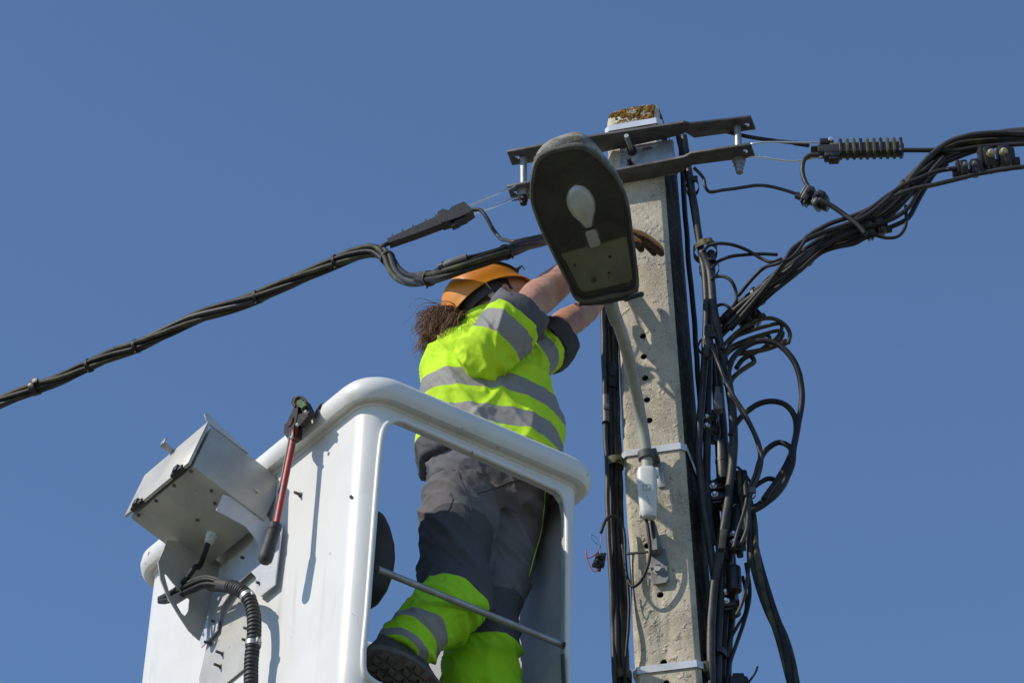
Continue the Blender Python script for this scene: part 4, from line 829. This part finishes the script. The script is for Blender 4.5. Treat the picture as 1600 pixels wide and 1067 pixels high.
# ------------------------------------------------------------------ the worker in the bucket
from mathutils.bvhtree import BVHTree
PY = 8.60
def _off(v): return -.18-.055*min(1, max(0, (v-520)/100))      # he stands back in the bucket and leans towards the pole
def AT(u, v, Y, *r): return (u, v, Y-_off(v), *r)                  # a stated depth, no shift
def QM(u, v, Y): return Q(u, v, Y+_off(v))
man = thing('person', 'lineworker in yellow hi-vis jacket and orange helmet reaching from the bucket to the pole', 'person', tuple(QM(765, 1090, 8.62)))
man.location.z = BN.z-BH+.03
def limb(spec, n=24, k=5, e=2.0, sub=True):
    """closed loft through (u, v, Y, side radius, depth radius)"""
    C0 = [QM(a[0], a[1], a[2]) for a in spec]; P = smooth(C0, k); m = len(P); R1 = []; R2 = []
    for i in range(m):
        f = i/k; j = min(int(f), len(spec)-2); g = f-j; g = g*g*(3-2*g)
        R1.append(spec[j][3]*(1-g)+spec[j+1][3]*g); R2.append(spec[j][4]*(1-g)+spec[j+1][4]*g)
    rings = []
    for i in range(m):
        t = (P[min(i+1, m-1)]-P[max(i-1, 0)]).normalized(); ref = VR if abs(t.dot(VR)) < .93 else VU
        s = (ref-t*ref.dot(t)).normalized(); d = t.cross(s)
        rings.append([P[i]+s*(R1[i]*math.copysign(abs(math.cos(q))**(2/e), math.cos(q)))+d*(R2[i]*math.copysign(abs(math.sin(q))**(2/e), math.sin(q))) for q in [2*math.pi*j/n for j in range(n)]])
    t0 = (rings[0], sum(rings[0], Vector())/n); t1 = (rings[-1], sum(rings[-1], Vector())/n)
    return MB().loft(rings)
def finish(name, me, mat, parent, fn=None, attrs=None, sharp=0):
    """displace by fn(p, n), store attributes, move into the parent's space"""
    base = parent_loc(parent); vs_ = [v.co.copy() for v in me.vertices]; ns = [v.normal.copy() for v in me.vertices]
    if fn: vs_ = [p+n*fn(p, n) for p, n in zip(vs_, ns)]
    if attrs:
        for an, af in attrs.items():
            at = me.attributes.new(an, 'FLOAT', 'POINT'); at.data.foreach_set('value', [af(p) for p in vs_])
    for v, p in zip(me.vertices, vs_): v.co = p-base
    me.materials.clear(); me.update(); me.name = name
    return mesh_obj(name, me, mat, parent, sharp)
def ridge(x): return 1-abs(2*x)
def N3(p, a, b, c, s=0): return noise.noise(Vector((p.x*a+s, p.y*b+s*.7, p.z*c-s)))
# --- specs shared by clothes and body
TOR = [(764, 738, 8.60, .200, .150), (766, 712, 8.60, .210, .155), (767, 690, 8.60, .213, .155), (763, 655, 8.60, .206, .150), (757, 620, 8.60, .194, .142), (755, 585, 8.60, .175, .130), (759, 556, 8.60, .157, .118), (763, 536, 8.60, .135, .104), (766, 520, 8.595, .108, .090), (768, 505, 8.59, .074, .070)]
SR_ = [AT(737, 588, 8.26, .040, .050), AT(744, 576, 8.245, .078, .080), AT(759, 556, 8.225, .094, .092), AT(779, 531, 8.21, .094, .092), AT(798, 508, 8.215, .089, .088), AT(811, 491, 8.225, .082, .082)]
SL_ = [AT(800, 585, 8.36, .08, .085), AT(828, 565, 8.42, .078, .08), AT(848, 550, 8.455, .072, .074), AT(862, 537, 8.48, .068, .07)]
PEL = [(772, 672, 8.60, .170, .13), (770, 715, 8.60, .172, .135), (764, 760, 8.60, .178, .14), (758, 800, 8.60, .165, .13), (756, 818, 8.60, .12, .10)]
LGR = [(722, 775, 8.52, .112, .12), (712, 835, 8.50, .110, .115), (709, 885, 8.485, .100, .10), (713, 918, 8.47, .097, .097), (696, 950, 8.44, .096, .094), (659, 985, 8.39, .082, .083), (634, 1014, 8.365, .077, .076), (624, 1026, 8.36, .073, .072)]
LGL = [(792, 770, 8.65, .112, .12), (786, 840, 8.65, .106, .115), (776, 905, 8.63, .094, .10), (765, 955, 8.62, .092, .096), (751, 1020, 8.62, .110, .092), (747, 1075, 8.62, .112, .09), (746, 1110, 8.62, .105, .085)]
# --- jacket
A_ = Vector((.19, .0, .98)).normalized(); hem0 = QM(768, 712, 8.60)
def t_of(p): return (p-hem0).dot(A_)
def seg_d(p, a, b):
    ab = b-a; f = max(0, min(1, (p-a).dot(ab)/ab.length_squared)); return (p-a-ab*f).length, f
def poly_d(p, spec):
    P = [QM(s[0], s[1], s[2]) for s in spec]; best = 9; bs = 0; acc = 0
    for i in range(len(P)-1):
        d, f = seg_d(p, P[i], P[i+1])
        if d < best: best = d; bs = acc+f*(P[i+1]-P[i]).length
        acc += (P[i+1]-P[i]).length
    return best, acc-bs
CUF = Q(811, 491, 8.225); SDR = (CUF-Q(776, 534, 8.225)).normalized()
CUL = Q(862, 537, 8.48); SDL = (CUL-Q(820, 570, 8.40)).normalized()
def crease(p, a, b, c, s=0, w=5.0):
    x = N3(p, a, b, c, s); return max(0.0, 1-abs(x)*w)**1.5
def jfold(p, n):
    q = p+Vector((p.z*.55, 0, p.x*.25)); r = p+Vector((-p.z*.5, 0, p.x*.4))
    a = .009*N3(p, 8, 8, 5)+.011*crease(q, 5, 5, 2.2, 3)+.009*crease(r, 7, 6, 3, 9, 5.5)-.006
    return a+.0045*crease(p+Vector((p.z*.8, 0, -p.x*.8)), 15, 13, 7, 6)+.0022*N3(p, 28, 28, 16, 4)+.001*N3(p, 60, 60, 60)
jme = fuse([limb(TOR, 36, e=2.3), limb([AT(790, 560, 8.37, .09, .1), AT(815, 560, 8.40, .075, .08), AT(835, 556, 8.44, .06, .065)], 20)], .0052, 3)
def surf_of(me):
    bm = bmesh.new(); bm.from_mesh(me); tree = BVHTree.FromBMesh(bm); bm.free()
    return lambda u, v: tree.ray_cast(CAM, ray(u, v).normalized())[0]
on_j = surf_of(jme)
t1a, t1b = t_of(on_j(782, 607)), t_of(on_j(782, 580)); t2a, t2b = t_of(on_j(790, 662)), t_of(on_j(790, 634))
JK = band_mat('hi-vis jacket fabric', HIVIS, [('torso', [(t1a, t1b, REFL, .45), (t2a, t2b, REFL, .45), (-9, t2a-.030, (.085, .085, .09), .8)]), ('sleeve', [(.080, .150, REFL, .45, 'arm'), (-9, .046, (.10, .10, .105), .85, 'arm')])])
jacket = finish('jacket', jme, JK, man, jfold, {'torso': lambda p: t_of(p)+.006*N3(p, 6, 6, 6, 2), 'sleeve': lambda p: .5, 'arm': lambda p: 0.0})
for spec_, c_, d_ in ((SR_, CUF, SDR), (SL_, CUL, SDL)):
    sme = fuse([limb(spec_, 28)], .0048, 2)
    finish('sleeve', sme, JK, jacket, lambda p, n: 1.15*jfold(p+Vector((.3, .1, .2)), n)*max(.15, min(1, (c_-p).dot(d_)/.05)), {'torso': lambda p: .9, 'sleeve': lambda p: (c_-p).dot(d_)+.004*N3(p, 9, 9, 9), 'arm': lambda p: 1.0})
# rolled cuffs
for cc, dd, r, rm in ((CUF, SDR, .078, .017), (CUL, SDL, .070, .016)):
    dd = (dd+Vector((.05, -.42, -.12))).normalized() if cc is CUF else dd; a = dd.orthogonal().normalized(); b = dd.cross(a); rings = []
    for i in range(40):
        q = 2*math.pi*i/40; o = a*math.cos(q)+b*math.sin(q); rr2 = r+.004*math.sin(2*q+1)+.002*math.sin(5*q)
        c = cc+o*rr2-dd*(.008+.006*math.sin(2*q+.5)); rings.append([c+(o*(rm*.62*math.cos(w)*(1+.25*math.sin(w)))+dd*(rm*2.5*math.sin(w)))*(1+.07*math.sin(q*7+w*2)+.05*math.sin(q*13)) for w in [2*math.pi*j/14 for j in range(14)]])
    m = MB().loft(rings, closed=True); obj('cuff', m, DARKF if cc is CUL else M('grey cuff fabric', (.13, .13, .14), .85, var=(.10, .10, .11), vscale=15, bump=.35, bscale=420), jacket, 0)
# collar
m = MB(); cpt = QM(768, 508, 8.59); ring_ = []
for i in range(36):
    q = 2*math.pi*i/36; o = VR*math.cos(q)+Vector((0, 1, 0))*math.sin(q); c = cpt+o*Vector((.074, .076, 0)).length*.72+Vector((.35*math.cos(q)*.07, 0, .30*math.cos(q)*.05)); up = (Vector((.2, 0, 1))).normalized()
    ring_.append([c-up*.025-o*.004, c-up*.025+o*.008, c+up*.020+o*.004, c+up*.026, c+up*.020-o*.004])
m.loft(ring_, closed=True); obj('collar', m, M('collar fabric', HIVIS, .8, var=tuple(c*.85 for c in HIVIS), vscale=10, bump=.3, bscale=420), jacket, 0)
# --- trousers
KN = QM(708, 918, 8.47); AK = QM(630, 1020, 8.36); SHD = (AK-KN).normalized()
def leg_R(p): return (p-KN).dot(SHD)
HIPR = QM(722, 775, 8.52); THD = (KN-HIPR).normalized()
def thigh_shade(p):  # near thigh: bucket rim's shadow painted into the cloth colour
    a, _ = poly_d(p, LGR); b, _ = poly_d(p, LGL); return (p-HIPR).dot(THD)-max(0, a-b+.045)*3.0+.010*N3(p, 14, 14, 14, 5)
zHV = QM(770, 990, 8.54).z; zKN = QM(708, 850, 8.45).z
def is_R(p):
    a, _ = poly_d(p, LGR[2:]); b, _ = poly_d(p, LGL[2:]); return a-.125 < b-.092
def tfold(p, n):
    q = p+Vector((0, 0, p.x*.8)); r = p+Vector((p.z*.9, 0, p.x*.1))
    a = .009*N3(p, 6, 6, 7)+.012*crease(q, 3, 3, 6, 4)+.010*crease(r, 6, 5, 4, 9, 5.5)-.006
    return a+.005*crease(p+Vector((p.z*.3, 0, p.x*.9)), 11, 11, 18, 2)+.0022*N3(p, 26, 26, 30, 7)+.001*N3(p, 60, 60, 60)
tme = fuse([limb(PEL, 36, e=2.4), limb(LGR, 28), limb(LGL, 28)], .0056, 3); on_t = surf_of(tme)
def r_at(u, v, Y=0): return leg_R(on_t(u, v))
def rmask(p):
    a, _ = poly_d(p, LGR[2:]); b, _ = poly_d(p, LGL[2:]); return max(0, min(1, .5+12*((b-.092)-(a-.112))))
ra0, ra1 = r_at(663, 948, 8.36), r_at(651, 967, 8.34); rb0, rb1 = r_at(640, 988, 8.32), r_at(632, 1006, 8.31)
hv0 = r_at(703, 893, 8.43)
shade0 = (on_t(712, 786)-HIPR).dot(THD)
TR = band_mat('work trouser fabric', TROU, [('thigh_shade', [(shade0, 9, TROUD, .85)]), ('knee', [(.5, 9, TROUD, .85)]), ('shin', [(hv0, 9, (.37, .74, .02), .8, 'nearleg'), (ra0, ra1, REFL, .5, 'nearleg'), (rb0, rb1, REFL, .5, 'nearleg'), (rb1+.012, 9, TROUD, .85, 'nearleg')]), ('calf', [(-9, zHV, (.37, .74, .02), .8, 'farleg')])], bump=.3, weave=420)
trousers = finish('trousers', tme, TR, man, tfold, {'thigh_shade': thigh_shade, 'knee': lambda p: 1.0 if p.z < QM(770, 905, 8.5).z-.0*0 else 0.0, 'shin': lambda p: leg_R(p)+.012*N3(p, 9, 9, 9, 1), 'calf': lambda p: p.z+.006*N3(p, 9, 9, 9), 'nearleg': lambda p: rmask(p) if p.z < zKN else 0.0, 'farleg': lambda p: 1-rmask(p)})
# seams, pocket and piping laid on the cloth
def drape(o, pts, r, mat, name, off=.0012, k=6):
    bm = bmesh.new(); bm.from_mesh(o.data); b = parent_loc(o); tree = BVHTree.FromBMesh(bm); bm.free(); P = []
    uv = [(Vector((u, v, 0))) for u, v in pts]; uv = smooth(uv, k)
    for w in uv:
        rd = ray(w.x, w.y).normalized(); h = tree.ray_cast(CAM-b, rd)
        if h[0] is not None and (not P or (h[0]+b-P[-1]).length < .06): P.append(h[0]+b+h[1]*off)
    if len(P) > 2: return obj(name, MB().tube(P, r, 6), mat, o, 0)
SEAM = M('seam thread', (.40, .62, .012), .8); SEAMD = M('dark seam', (.075, .07, .072), .85); HVP = M('hi-vis piping', HIVIS, .7)
drape(trousers, [(852, 752), (850, 790), (845, 830), (834, 870), (826, 900)], .0013, HVP, 'piping')
drape(trousers, [(715, 735), (722, 755), (730, 775), (737, 800)], .0014, SEAMD, 'seam')
drape(trousers, [(745, 770), (775, 762), (800, 752), (825, 752)], .0022, SEAMD, 'pocket_edge')
drape(trousers, [(700, 800), (704, 790), (708, 778), (702, 770)], .0014, SEAMD, 'seam')
drape(trousers, [(755, 950), (752, 980), (748, 1020), (742, 1060)], .0011, SEAM, 'seam')
# --- body: one continuous surface from head to ankles
def shrink(spec, f, d=None): return [(u, v, y, a*f, b*f) for u, v, y, a, b in spec]
h_f = Vector((.90, .08, .20)).normalized(); h_u = Vector((-.22, -.05, .97)); h_u = (h_u-h_f*h_u.dot(h_f)).normalized(); h_s = h_f.cross(h_u)      # forward, up, his right
hc = QM(781, 474, 8.60)
def HP(f, s, u): return hc+h_f*f+h_s*s+h_u*u
head = [MB().ball(hc+h_u*.015, (.098, .077, .105), (h_f, h_s, h_u), 24), MB().ball(HP(.040, 0, -.055), (.058, .056, .062), (h_f, h_s, h_u), 20), MB().ball(HP(.082, 0, -.092), (.022, .024, .018), (h_f, h_s, h_u), 14),
        MB().loft([[HP(.088+df, w*math.cos(q), u+h*math.sin(q)) for q in [2*math.pi*j/12 for j in range(12)]] for df, u, w, h in ((-.02, .010, .010, .012), (.008, -.002, .011, .014), (.022, -.014, .013, .012), (.026, -.022, .011, .008))]),
        MB().ball(HP(.086, 0, .028), (.016, .050, .012), (h_f, h_s, h_u), 14), MB().ball(HP(.088, 0, -.052), (.014, .024, .008), (h_f, h_s, h_u), 12), MB().ball(HP(.086, 0, -.066), (.014, .022, .008), (h_f, h_s, h_u), 12)]
for sg in (1, -1):
    head.append(MB().ball(HP(.002, sg*.078, -.012), (.020, .010, .033), (h_f, (h_s+h_f*-.35*sg).normalized(), h_u), 14))
neck = limb([(757, 545, 8.60, .10, .085), (758, 515, 8.59, .068, .066), (766, 498, 8.585, .062, .062), (775, 484, 8.58, .060, .060)], 20)
ARM_R = [AT(755, 565, 8.28, .062, .062), AT(790, 516, 8.20, .054, .054), AT(822, 484, 8.22, .050, .051), AT(840, 466, 8.30, .053, .052), AT(862, 449, 8.40, .052, .049), AT(885, 430, 8.48, .046, .044), AT(909, 406, 8.56, .039, .036), AT(927, 384, 8.61, .033, .030), AT(938, 362, 8.65, .030, .027)]
ARM_L = [AT(800, 580, 8.37, .062, .062), AT(838, 555, 8.45, .054, .054), AT(858, 530, 8.485, .048, .048), AT(882, 508, 8.55, .047, .045), AT(910, 490, 8.62, .040, .039), AT(922, 480, 8.69, .034, .032), AT(930, 474, 8.74, .030, .027)]
def hand(W, x, z, side, curl, R=1.0, sc=1.0, spread=1.0):
    """palm, four unequal fingers and a thumb; x towards the fingertips, z out of the back of the hand, side = thumb side sign"""
    x = x.normalized(); z = (z-x*z.dot(x)).normalized(); y = z.cross(x)*side; out = []
    P = lambda a, b, c: W+(x*a+y*b+z*c)*sc
    pal = [(-.02, 0, .030, .021), (.02, 0, .036, .019), (.06, .001, .043, .017), (.092, .002, .044, .015), (.102, .002, .040, .012)]
    out.append(MB().loft([[P(a, b+w*math.cos(q), h*math.sin(q)) for q in [2*math.pi*j/18 for j in range(18)]] for a, b, w, h in pal]))
    for k, (b, L_, a0) in enumerate(((.032, .072, .094), (.011, .080, .100), (-.010, .075, .097), (-.030, .058, .088))):
        p = P(a0-.015, b, 0); d = (x+y*(.10*(1.2-k)*spread)).normalized(); pts = [p]; rad = [.0095*R*sc]
        for j, (fr_, ang) in enumerate(((.30, .15), (.42, curl[k]), (.32, curl[k]*.9), (.24, curl[k]*.7))):
            d = (Matrix.Rotation(ang, 3, (y if side > 0 else y)*side) @ d).normalized() if False else (d*math.cos(ang)-((z-d*z.dot(d)).normalized())*math.sin(ang)).normalized()
            z_ = z; p = p+d*(L_*fr_+.006)*sc; pts.append(p); rad.append((.0098-.0009*j)*R*sc)
            z = (z-d*z.dot(d)).normalized() if False else z
        out.append(MB().tube(smooth(pts, 4), [rad[min(i//4, 4)]*(1-.12*((i % 4)/4)) for i in range(4*4+1)], 10)); out.append(MB().ball(pts[-1], rad[-1]*.95, n=10))
    tp = [P(.015, .022, -.004), P(.040, .048, -.010), P(.066, .060, -.018), P(.090, .062, -.028)]
    out.append(MB().tube(smooth(tp, 4), [(.014-.0004*i)*R*sc for i in range(13)], 10)); out.append(MB().ball(tp[-1], .009*R*sc, n=10))
    return out
HRx, HRz = Vector((.88, .40, .26)), Vector((-.12, -.66, .74)); WR = Q(932, 361, 8.665)
HLx, HLz = Vector((.35, .1, .85)), Vector((-.80, -.5, .3)); WL = Q(930, 474, 8.74)
cR = (.20, .22, .24, .25); cL = (.5, .55, .6, .65)
body_me = fuse(head+[neck, limb(shrink(TOR, .80), 30), limb(shrink(PEL, .78), 30), limb(shrink(LGR, .66), 20), limb(shrink(LGL, .66), 20), limb(ARM_R, 24), limb(ARM_L, 24)]+hand(WR, HRx, HRz, -1, cR, .82, 1.13, spread=.05)+hand(WL, HLx, HLz, 1, cL, .82), .0050, 2)
body = finish('body', body_me, SKIN, man, lambda p, n: .0022*N3(p, 22, 22, 22)+.0012*N3(p, 55, 55, 55))
# eyes
for sg in (1, -1):
    m = MB().ball(HP(.083, sg*.032, .012), .0125, n=14); obj('eye', m, M('eye', (.5, .48, .45), .2), body, 0)
# --- gloves (hands stay inside)
gme = fuse(hand(WR+HRx*.004, HRx, HRz, -1, cR, 1.38, 1.13, .05)+[limb([AT(927, 386, 8.612, .042, .038), AT(938, 363, 8.648, .038, .034), AT(952, 358, 8.67, .037, .030)], 18)], .0030, 2)
glv = finish('glove', gme, [GLOVE, GLOVED], man, lambda p, n: .0012*N3(p, 60, 60, 60)+.0008*ridge(N3(p, 110, 110, 110)))
for f in glv.data.polygons:
    if f.normal.dot(HRz.normalized()) < -.05: f.material_index = 1
gme = fuse(hand(WL+HLx*.004, HLx, HLz, 1, cL, 1.28, 1.03), .0032, 2)
glv2 = finish('glove', gme, [GLOVE, GLOVED], man, lambda p, n: .0012*N3(p, 60, 60, 60))
for f in glv2.data.polygons:
    if f.normal.dot(HLz.normalized()) < -.05: f.material_index = 1
# --- hair: a bushy tail at the nape, short hair under the helmet and a beard
hrnd = random.Random(11)
def strand_blob(m, root, tip, rad, n, r=.0011, curl=.010, seg=9):
    ax_ = (tip-root); L_ = ax_.length; a = ax_.normalized().orthogonal(); b = ax_.normalized().cross(a)
    locks = [(hrnd.uniform(0, 6.283), rad*math.sqrt(hrnd.random()), hrnd.uniform(0, 6.3), hrnd.uniform(.6, 1.05), curl*hrnd.uniform(.6, 1.6)) for _ in range(max(6, n//16))]
    for i in range(n):
        lk = hrnd.choice(locks); stray = 1 if hrnd.random() < .08 else 0; q = lk[0]+hrnd.gauss(0, .16+stray*.5); w = lk[1]+hrnd.gauss(0, .0052+stray*.010); ph = lk[2]+hrnd.gauss(0, .22+stray); fr_ = lk[3]*hrnd.uniform(.85, 1.12); cu = lk[4]*hrnd.uniform(.8, 1.2); P = []
        for j in range(seg+1):
            f = j/seg*fr_; env = math.sin(min(1, f*1.05)*math.pi*.62)**.7*1.15
            P.append(root+ax_*f+(a*math.cos(q)+b*math.sin(q))*w*(.18+env)+a*cu*math.sin(ph+f*11)*f**.5+b*cu*math.cos(ph*1.7+f*13)*f**.5-UP*.03*f*f*(w/rad))
        m.tube(P, [r*(1.1-.6*j/seg) for j in range(seg+1)], 4)
m = MB(); strand_blob(m, QM(724, 494, 8.58), QM(676, 533, 8.58), .050, 2400, .0010, .006, 12); strand_blob(m, QM(718, 502, 8.57), QM(690, 520, 8.56), .044, 900, .0010, .006, 10)
m.ball(QM(697, 518, 8.595), (.052, .046, .044), (Vector((-.75, 0, -.65)).normalized(), Vector((0, 1, 0)), Vector((-.65, 0, .75)).normalized()), 16)
obj('hair', m, HAIR, man, 0)
m = MB(); GH = M('short grizzled hair', (.06, .045, .035), .7, var=(.14, .12, .10), vscale=60, bump=.6, bscale=300)
rings = []
for i in range(10):
    u = -.050+.105*i/9; rings.append([HP(-.022+.088*math.cos(q)*(1-.2*max(0, -u*8)), .081*math.sin(q)*(1-.18*max(0, -u*8)), u+.012*math.cos(q)) for q in [math.pi*.40+1.20*math.pi*j/17 for j in range(18)]])
mm = MB(); vs_ = [p for r in rings for p in r]; mm.add(vs_, [(i*18+j, i*18+j+1, (i+1)*18+j+1, (i+1)*18+j) for i in range(9) for j in range(17)]); obj('back_hair', mm, GH, man, 0)
m = MB(); strand_blob(m, HP(.070, .0, -.085), HP(.095, 0, -.165), .030, 260, .0010, .006, 8); strand_blob(m, HP(.045, .045, -.070), HP(.075, .03, -.150), .022, 120, .0010, .006, 8); obj('beard', m, HAIR, man, 0)
# --- helmet
g_f = Vector((.86, .06, .50)).normalized(); g_u = Vector((-.47, -.16, .86)); g_u = (g_u-g_f*g_u.dot(g_f)).normalized(); g_s = g_f.cross(g_u)
gc = QM(760, 480, 8.60)
def edge_u(q): return .004+.018*math.sin(q)**2*(1 if True else 0)-.010*max(0, -math.cos(q))
def helmet_ring(k, ins=0.0):
    rg = []
    for j in range(56):
        q = 2*math.pi*j/56; u0 = edge_u(q); H_ = .128-ins; a = math.pi/2*k
        rf, rs_ = (.142 if math.cos(q) > 0 else .136)-ins, .114-ins
        f = math.cos(a)**.80; brim = .014*max(0, math.cos(q))**2*max(0, 1-k*9)+.004*max(0, 1-k*14)
        rg.append(gc+g_f*(rf*f+brim)*math.cos(q)+g_s*(rs_*f+brim*.5)*math.sin(q)+g_u*(u0*(1-k)+(H_)*math.sin(a)*.98))
    return rg
ks = [0, .03, .07, .13, .2, .3, .4, .5, .6, .7, .8, .88, .95, .995]
m = MB().loft([helmet_ring(k) for k in ks], caps=False); m.add(helmet_ring(.995), [tuple(range(56))])
inn = [helmet_ring(k, .004) for k in ks]; m.loft(inn, caps=False); m.add(helmet_ring(.995, .004), [tuple(range(56))]); m.loft([helmet_ring(0), helmet_ring(0, .004)], caps=False)
for k in range(-1, 2):    # low ridges over the dome
    pts = [gc+g_f*(.142*math.cos(a)**.8*math.copysign(1, 1) if a < 1.57 else 0)+g_s*.03*k+g_u*(.1485*math.sin(a)) for a in [math.pi*.18+.32*math.pi*i/12 for i in range(9)]]
helm = obj('helmet', m, ORANGE, man, 40)
rb_ = []
for j in range(56):
    q = 2*math.pi*j/56; c = gc+g_f*.112*math.cos(q)+g_s*.094*math.sin(q)+g_u*(edge_u(q)-.012); o = (g_f*math.cos(q)+g_s*math.sin(q)); rb_.append([c-g_u*.016, c-g_u*.016+o*.003, c+g_u*.022+o*.003, c+g_u*.022])
m = MB().loft(rb_, closed=True); obj('headband', m, BLKP, helm)
for sgn, pts in ((1, [HP(-.060, .098, .045), HP(-.052, .092, .008), HP(-.035, .084, -.030), HP(-.01, .078, -.062), HP(.03, .064, -.096)]),):
    P = smooth(pts, 6); rg = []
    for i, p in enumerate(P):
        t = (P[min(i+1, len(P)-1)]-P[max(i-1, 0)]).normalized(); n_ = (p-hc); n_ = (n_-t*n_.dot(t)).normalized(); w = t.cross(n_); rg.append([p+w*.009, p+w*.009+n_*.002, p-w*.009+n_*.002, p-w*.009])
    obj('chin_strap', MB().loft(rg), STRAPW, helm)
def on_dome(q, k, off=0.0):
    u0 = edge_u(q); a = math.pi/2*k; f = math.cos(a)**.80; rf = .142 if math.cos(q) > 0 else .136
    p = gc+g_f*rf*f*math.cos(q)+g_s*.114*f*math.sin(q)+g_u*(u0*(1-k)+.128*math.sin(a)*.98); return p+(p-gc).normalized()*off
m = MB().tube(smooth([on_dome(q, k, .003) for q, k in ((1.75, .62), (1.35, .50), (1.0, .38), (.7, .28), (.42, .20))], 6), .004, 8); ls = obj('lamp_strap', m, BLKP, helm, 0)
p = on_dome(.55, .20, .006); nrm = (p-gc).normalized(); m = MB().box(p, (g_f, nrm.cross(g_f).normalized(), nrm), (.022, .012, .012), .002).tube([p, p+g_f*.012+nrm*.008, p+g_f*.02+g_u*-.012], .002, 6); obj('strap_clip', m, BLKP, ls)
p = on_dome(math.pi-.22, .12, .0012); nrm = (p-gc).normalized(); tx = g_u.cross(nrm).normalized(); ty = nrm.cross(tx)
m = MB().prism([p+tx*(.022*math.cos(q))+ty*(.026*math.sin(q)) for q in [2*math.pi*j/24 for j in range(24)]], nrm*.0015); stk = obj('sticker', m, M('white sticker', (.66, .72, .70), .4), helm)
m = MB().tube(smooth([p+nrm*.002+tx*x+ty*y for x, y in ((-.008, .010), (.002, .015), (.010, .008), (.006, -.002), (-.006, -.006), (-.008, -.014), (.004, -.018))], 5), .0028, 6); obj('printed_mark', m, M('teal print', (.02, .20, .22), .5), stk, 0)
# --- boots
bl_ = Vector((.74, .58, -.30)).normalized(); bn = Vector((-.12, -.74, -.66)); bn = (bn-bl_*bn.dot(bl_)).normalized(); bw = bn.cross(bl_).normalized(); bc_ = QM(634, 1062, 8.30)
def sole_pt(a, w): return bc_+bl_*a+bw*w
def sole_out(sc=1.0, k=36):
    o = []
    for i in range(k):
        q = 2*math.pi*i/k; a = .132*math.cos(q); wv = .053*(1-.10*math.cos(q*2)+.02*math.cos(q))*math.copysign(abs(math.sin(q))**.8, math.sin(q)); o.append((a*sc, wv*sc))
    return o
bootR = MB().loft([[sole_pt(a*sc, w*sc)-bn*h+(AK-bc_)*g for a, w in sole_out()] for sc, h, g in ((1.0, .002, 0), (1.0, .02, 0), (.93, .035, .10), (.78, .030, .45), (.62, .010, .95), (.54, .0, 1.05))])
bo1 = obj('boot', bootR, BOOT, man, 40)
m = MB().loft([[sole_pt(a*sc, w*sc)+bn*h for a, w in sole_out()] for sc, h in ((1.02, -.016), (1.05, -.008), (1.05, .008), (1.0, .014))]); sl_ = obj('sole', m, SOLE, bo1, 40)
m = MB()
for ia in range(-5, 6):
    for iw in range(-2, 3):
        a, w = ia*.026+.006*(iw % 2), iw*.0225
        if (a/.122)**2+(w/.047)**2 > 1: continue
        sx_, sy_ = .0105, .0088; sk = .004*(1 if (ia+iw) % 2 else -1)
        m.prism([sole_pt(a+x*sx_+sk*y, w+y*sy_+sk*x*.6)+bn*.0135 for x, y in ((-1, -1), (1, -1), (1, 1), (-1, 1))], bn*.008)
obj('tread', m, SOLE, sl_)
fz = BN.z-BH+.032; fa = QM(743, 1100, 8.62)
def bsec(x, w, h, z0): return [Vector((fa.x+x, fa.y+w*math.cos(q), fz+z0+h*(.5+.5*math.sin(q)))) for q in [2*math.pi*j/20 for j in range(20)]]
m = MB().loft([bsec(-.085, .03, .05, .0), bsec(-.075, .042, .10, 0), bsec(-.03, .046, .17, 0), bsec(.03, .046, .15, 0), bsec(.09, .048, .085, 0), bsec(.15, .045, .065, 0), bsec(.185, .03, .045, 0)])
m2 = limb([(743, 1085, 8.62, .058, .06), (743, 1120, 8.62, .055, .056), (743, 1150, 8.62, .05, .05)], 20); m.add(m2.v, m2.f); bo2 = obj('boot', m, BOOT, man, 40)
m = MB().prism([Vector((fa.x+.05+.145*math.cos(q), fa.y+.050*math.sin(q), fz-.002)) for q in [2*math.pi*j/28 for j in range(28)]], Vector((0, 0, .022))); obj('sole', m, SOLE, bo2)
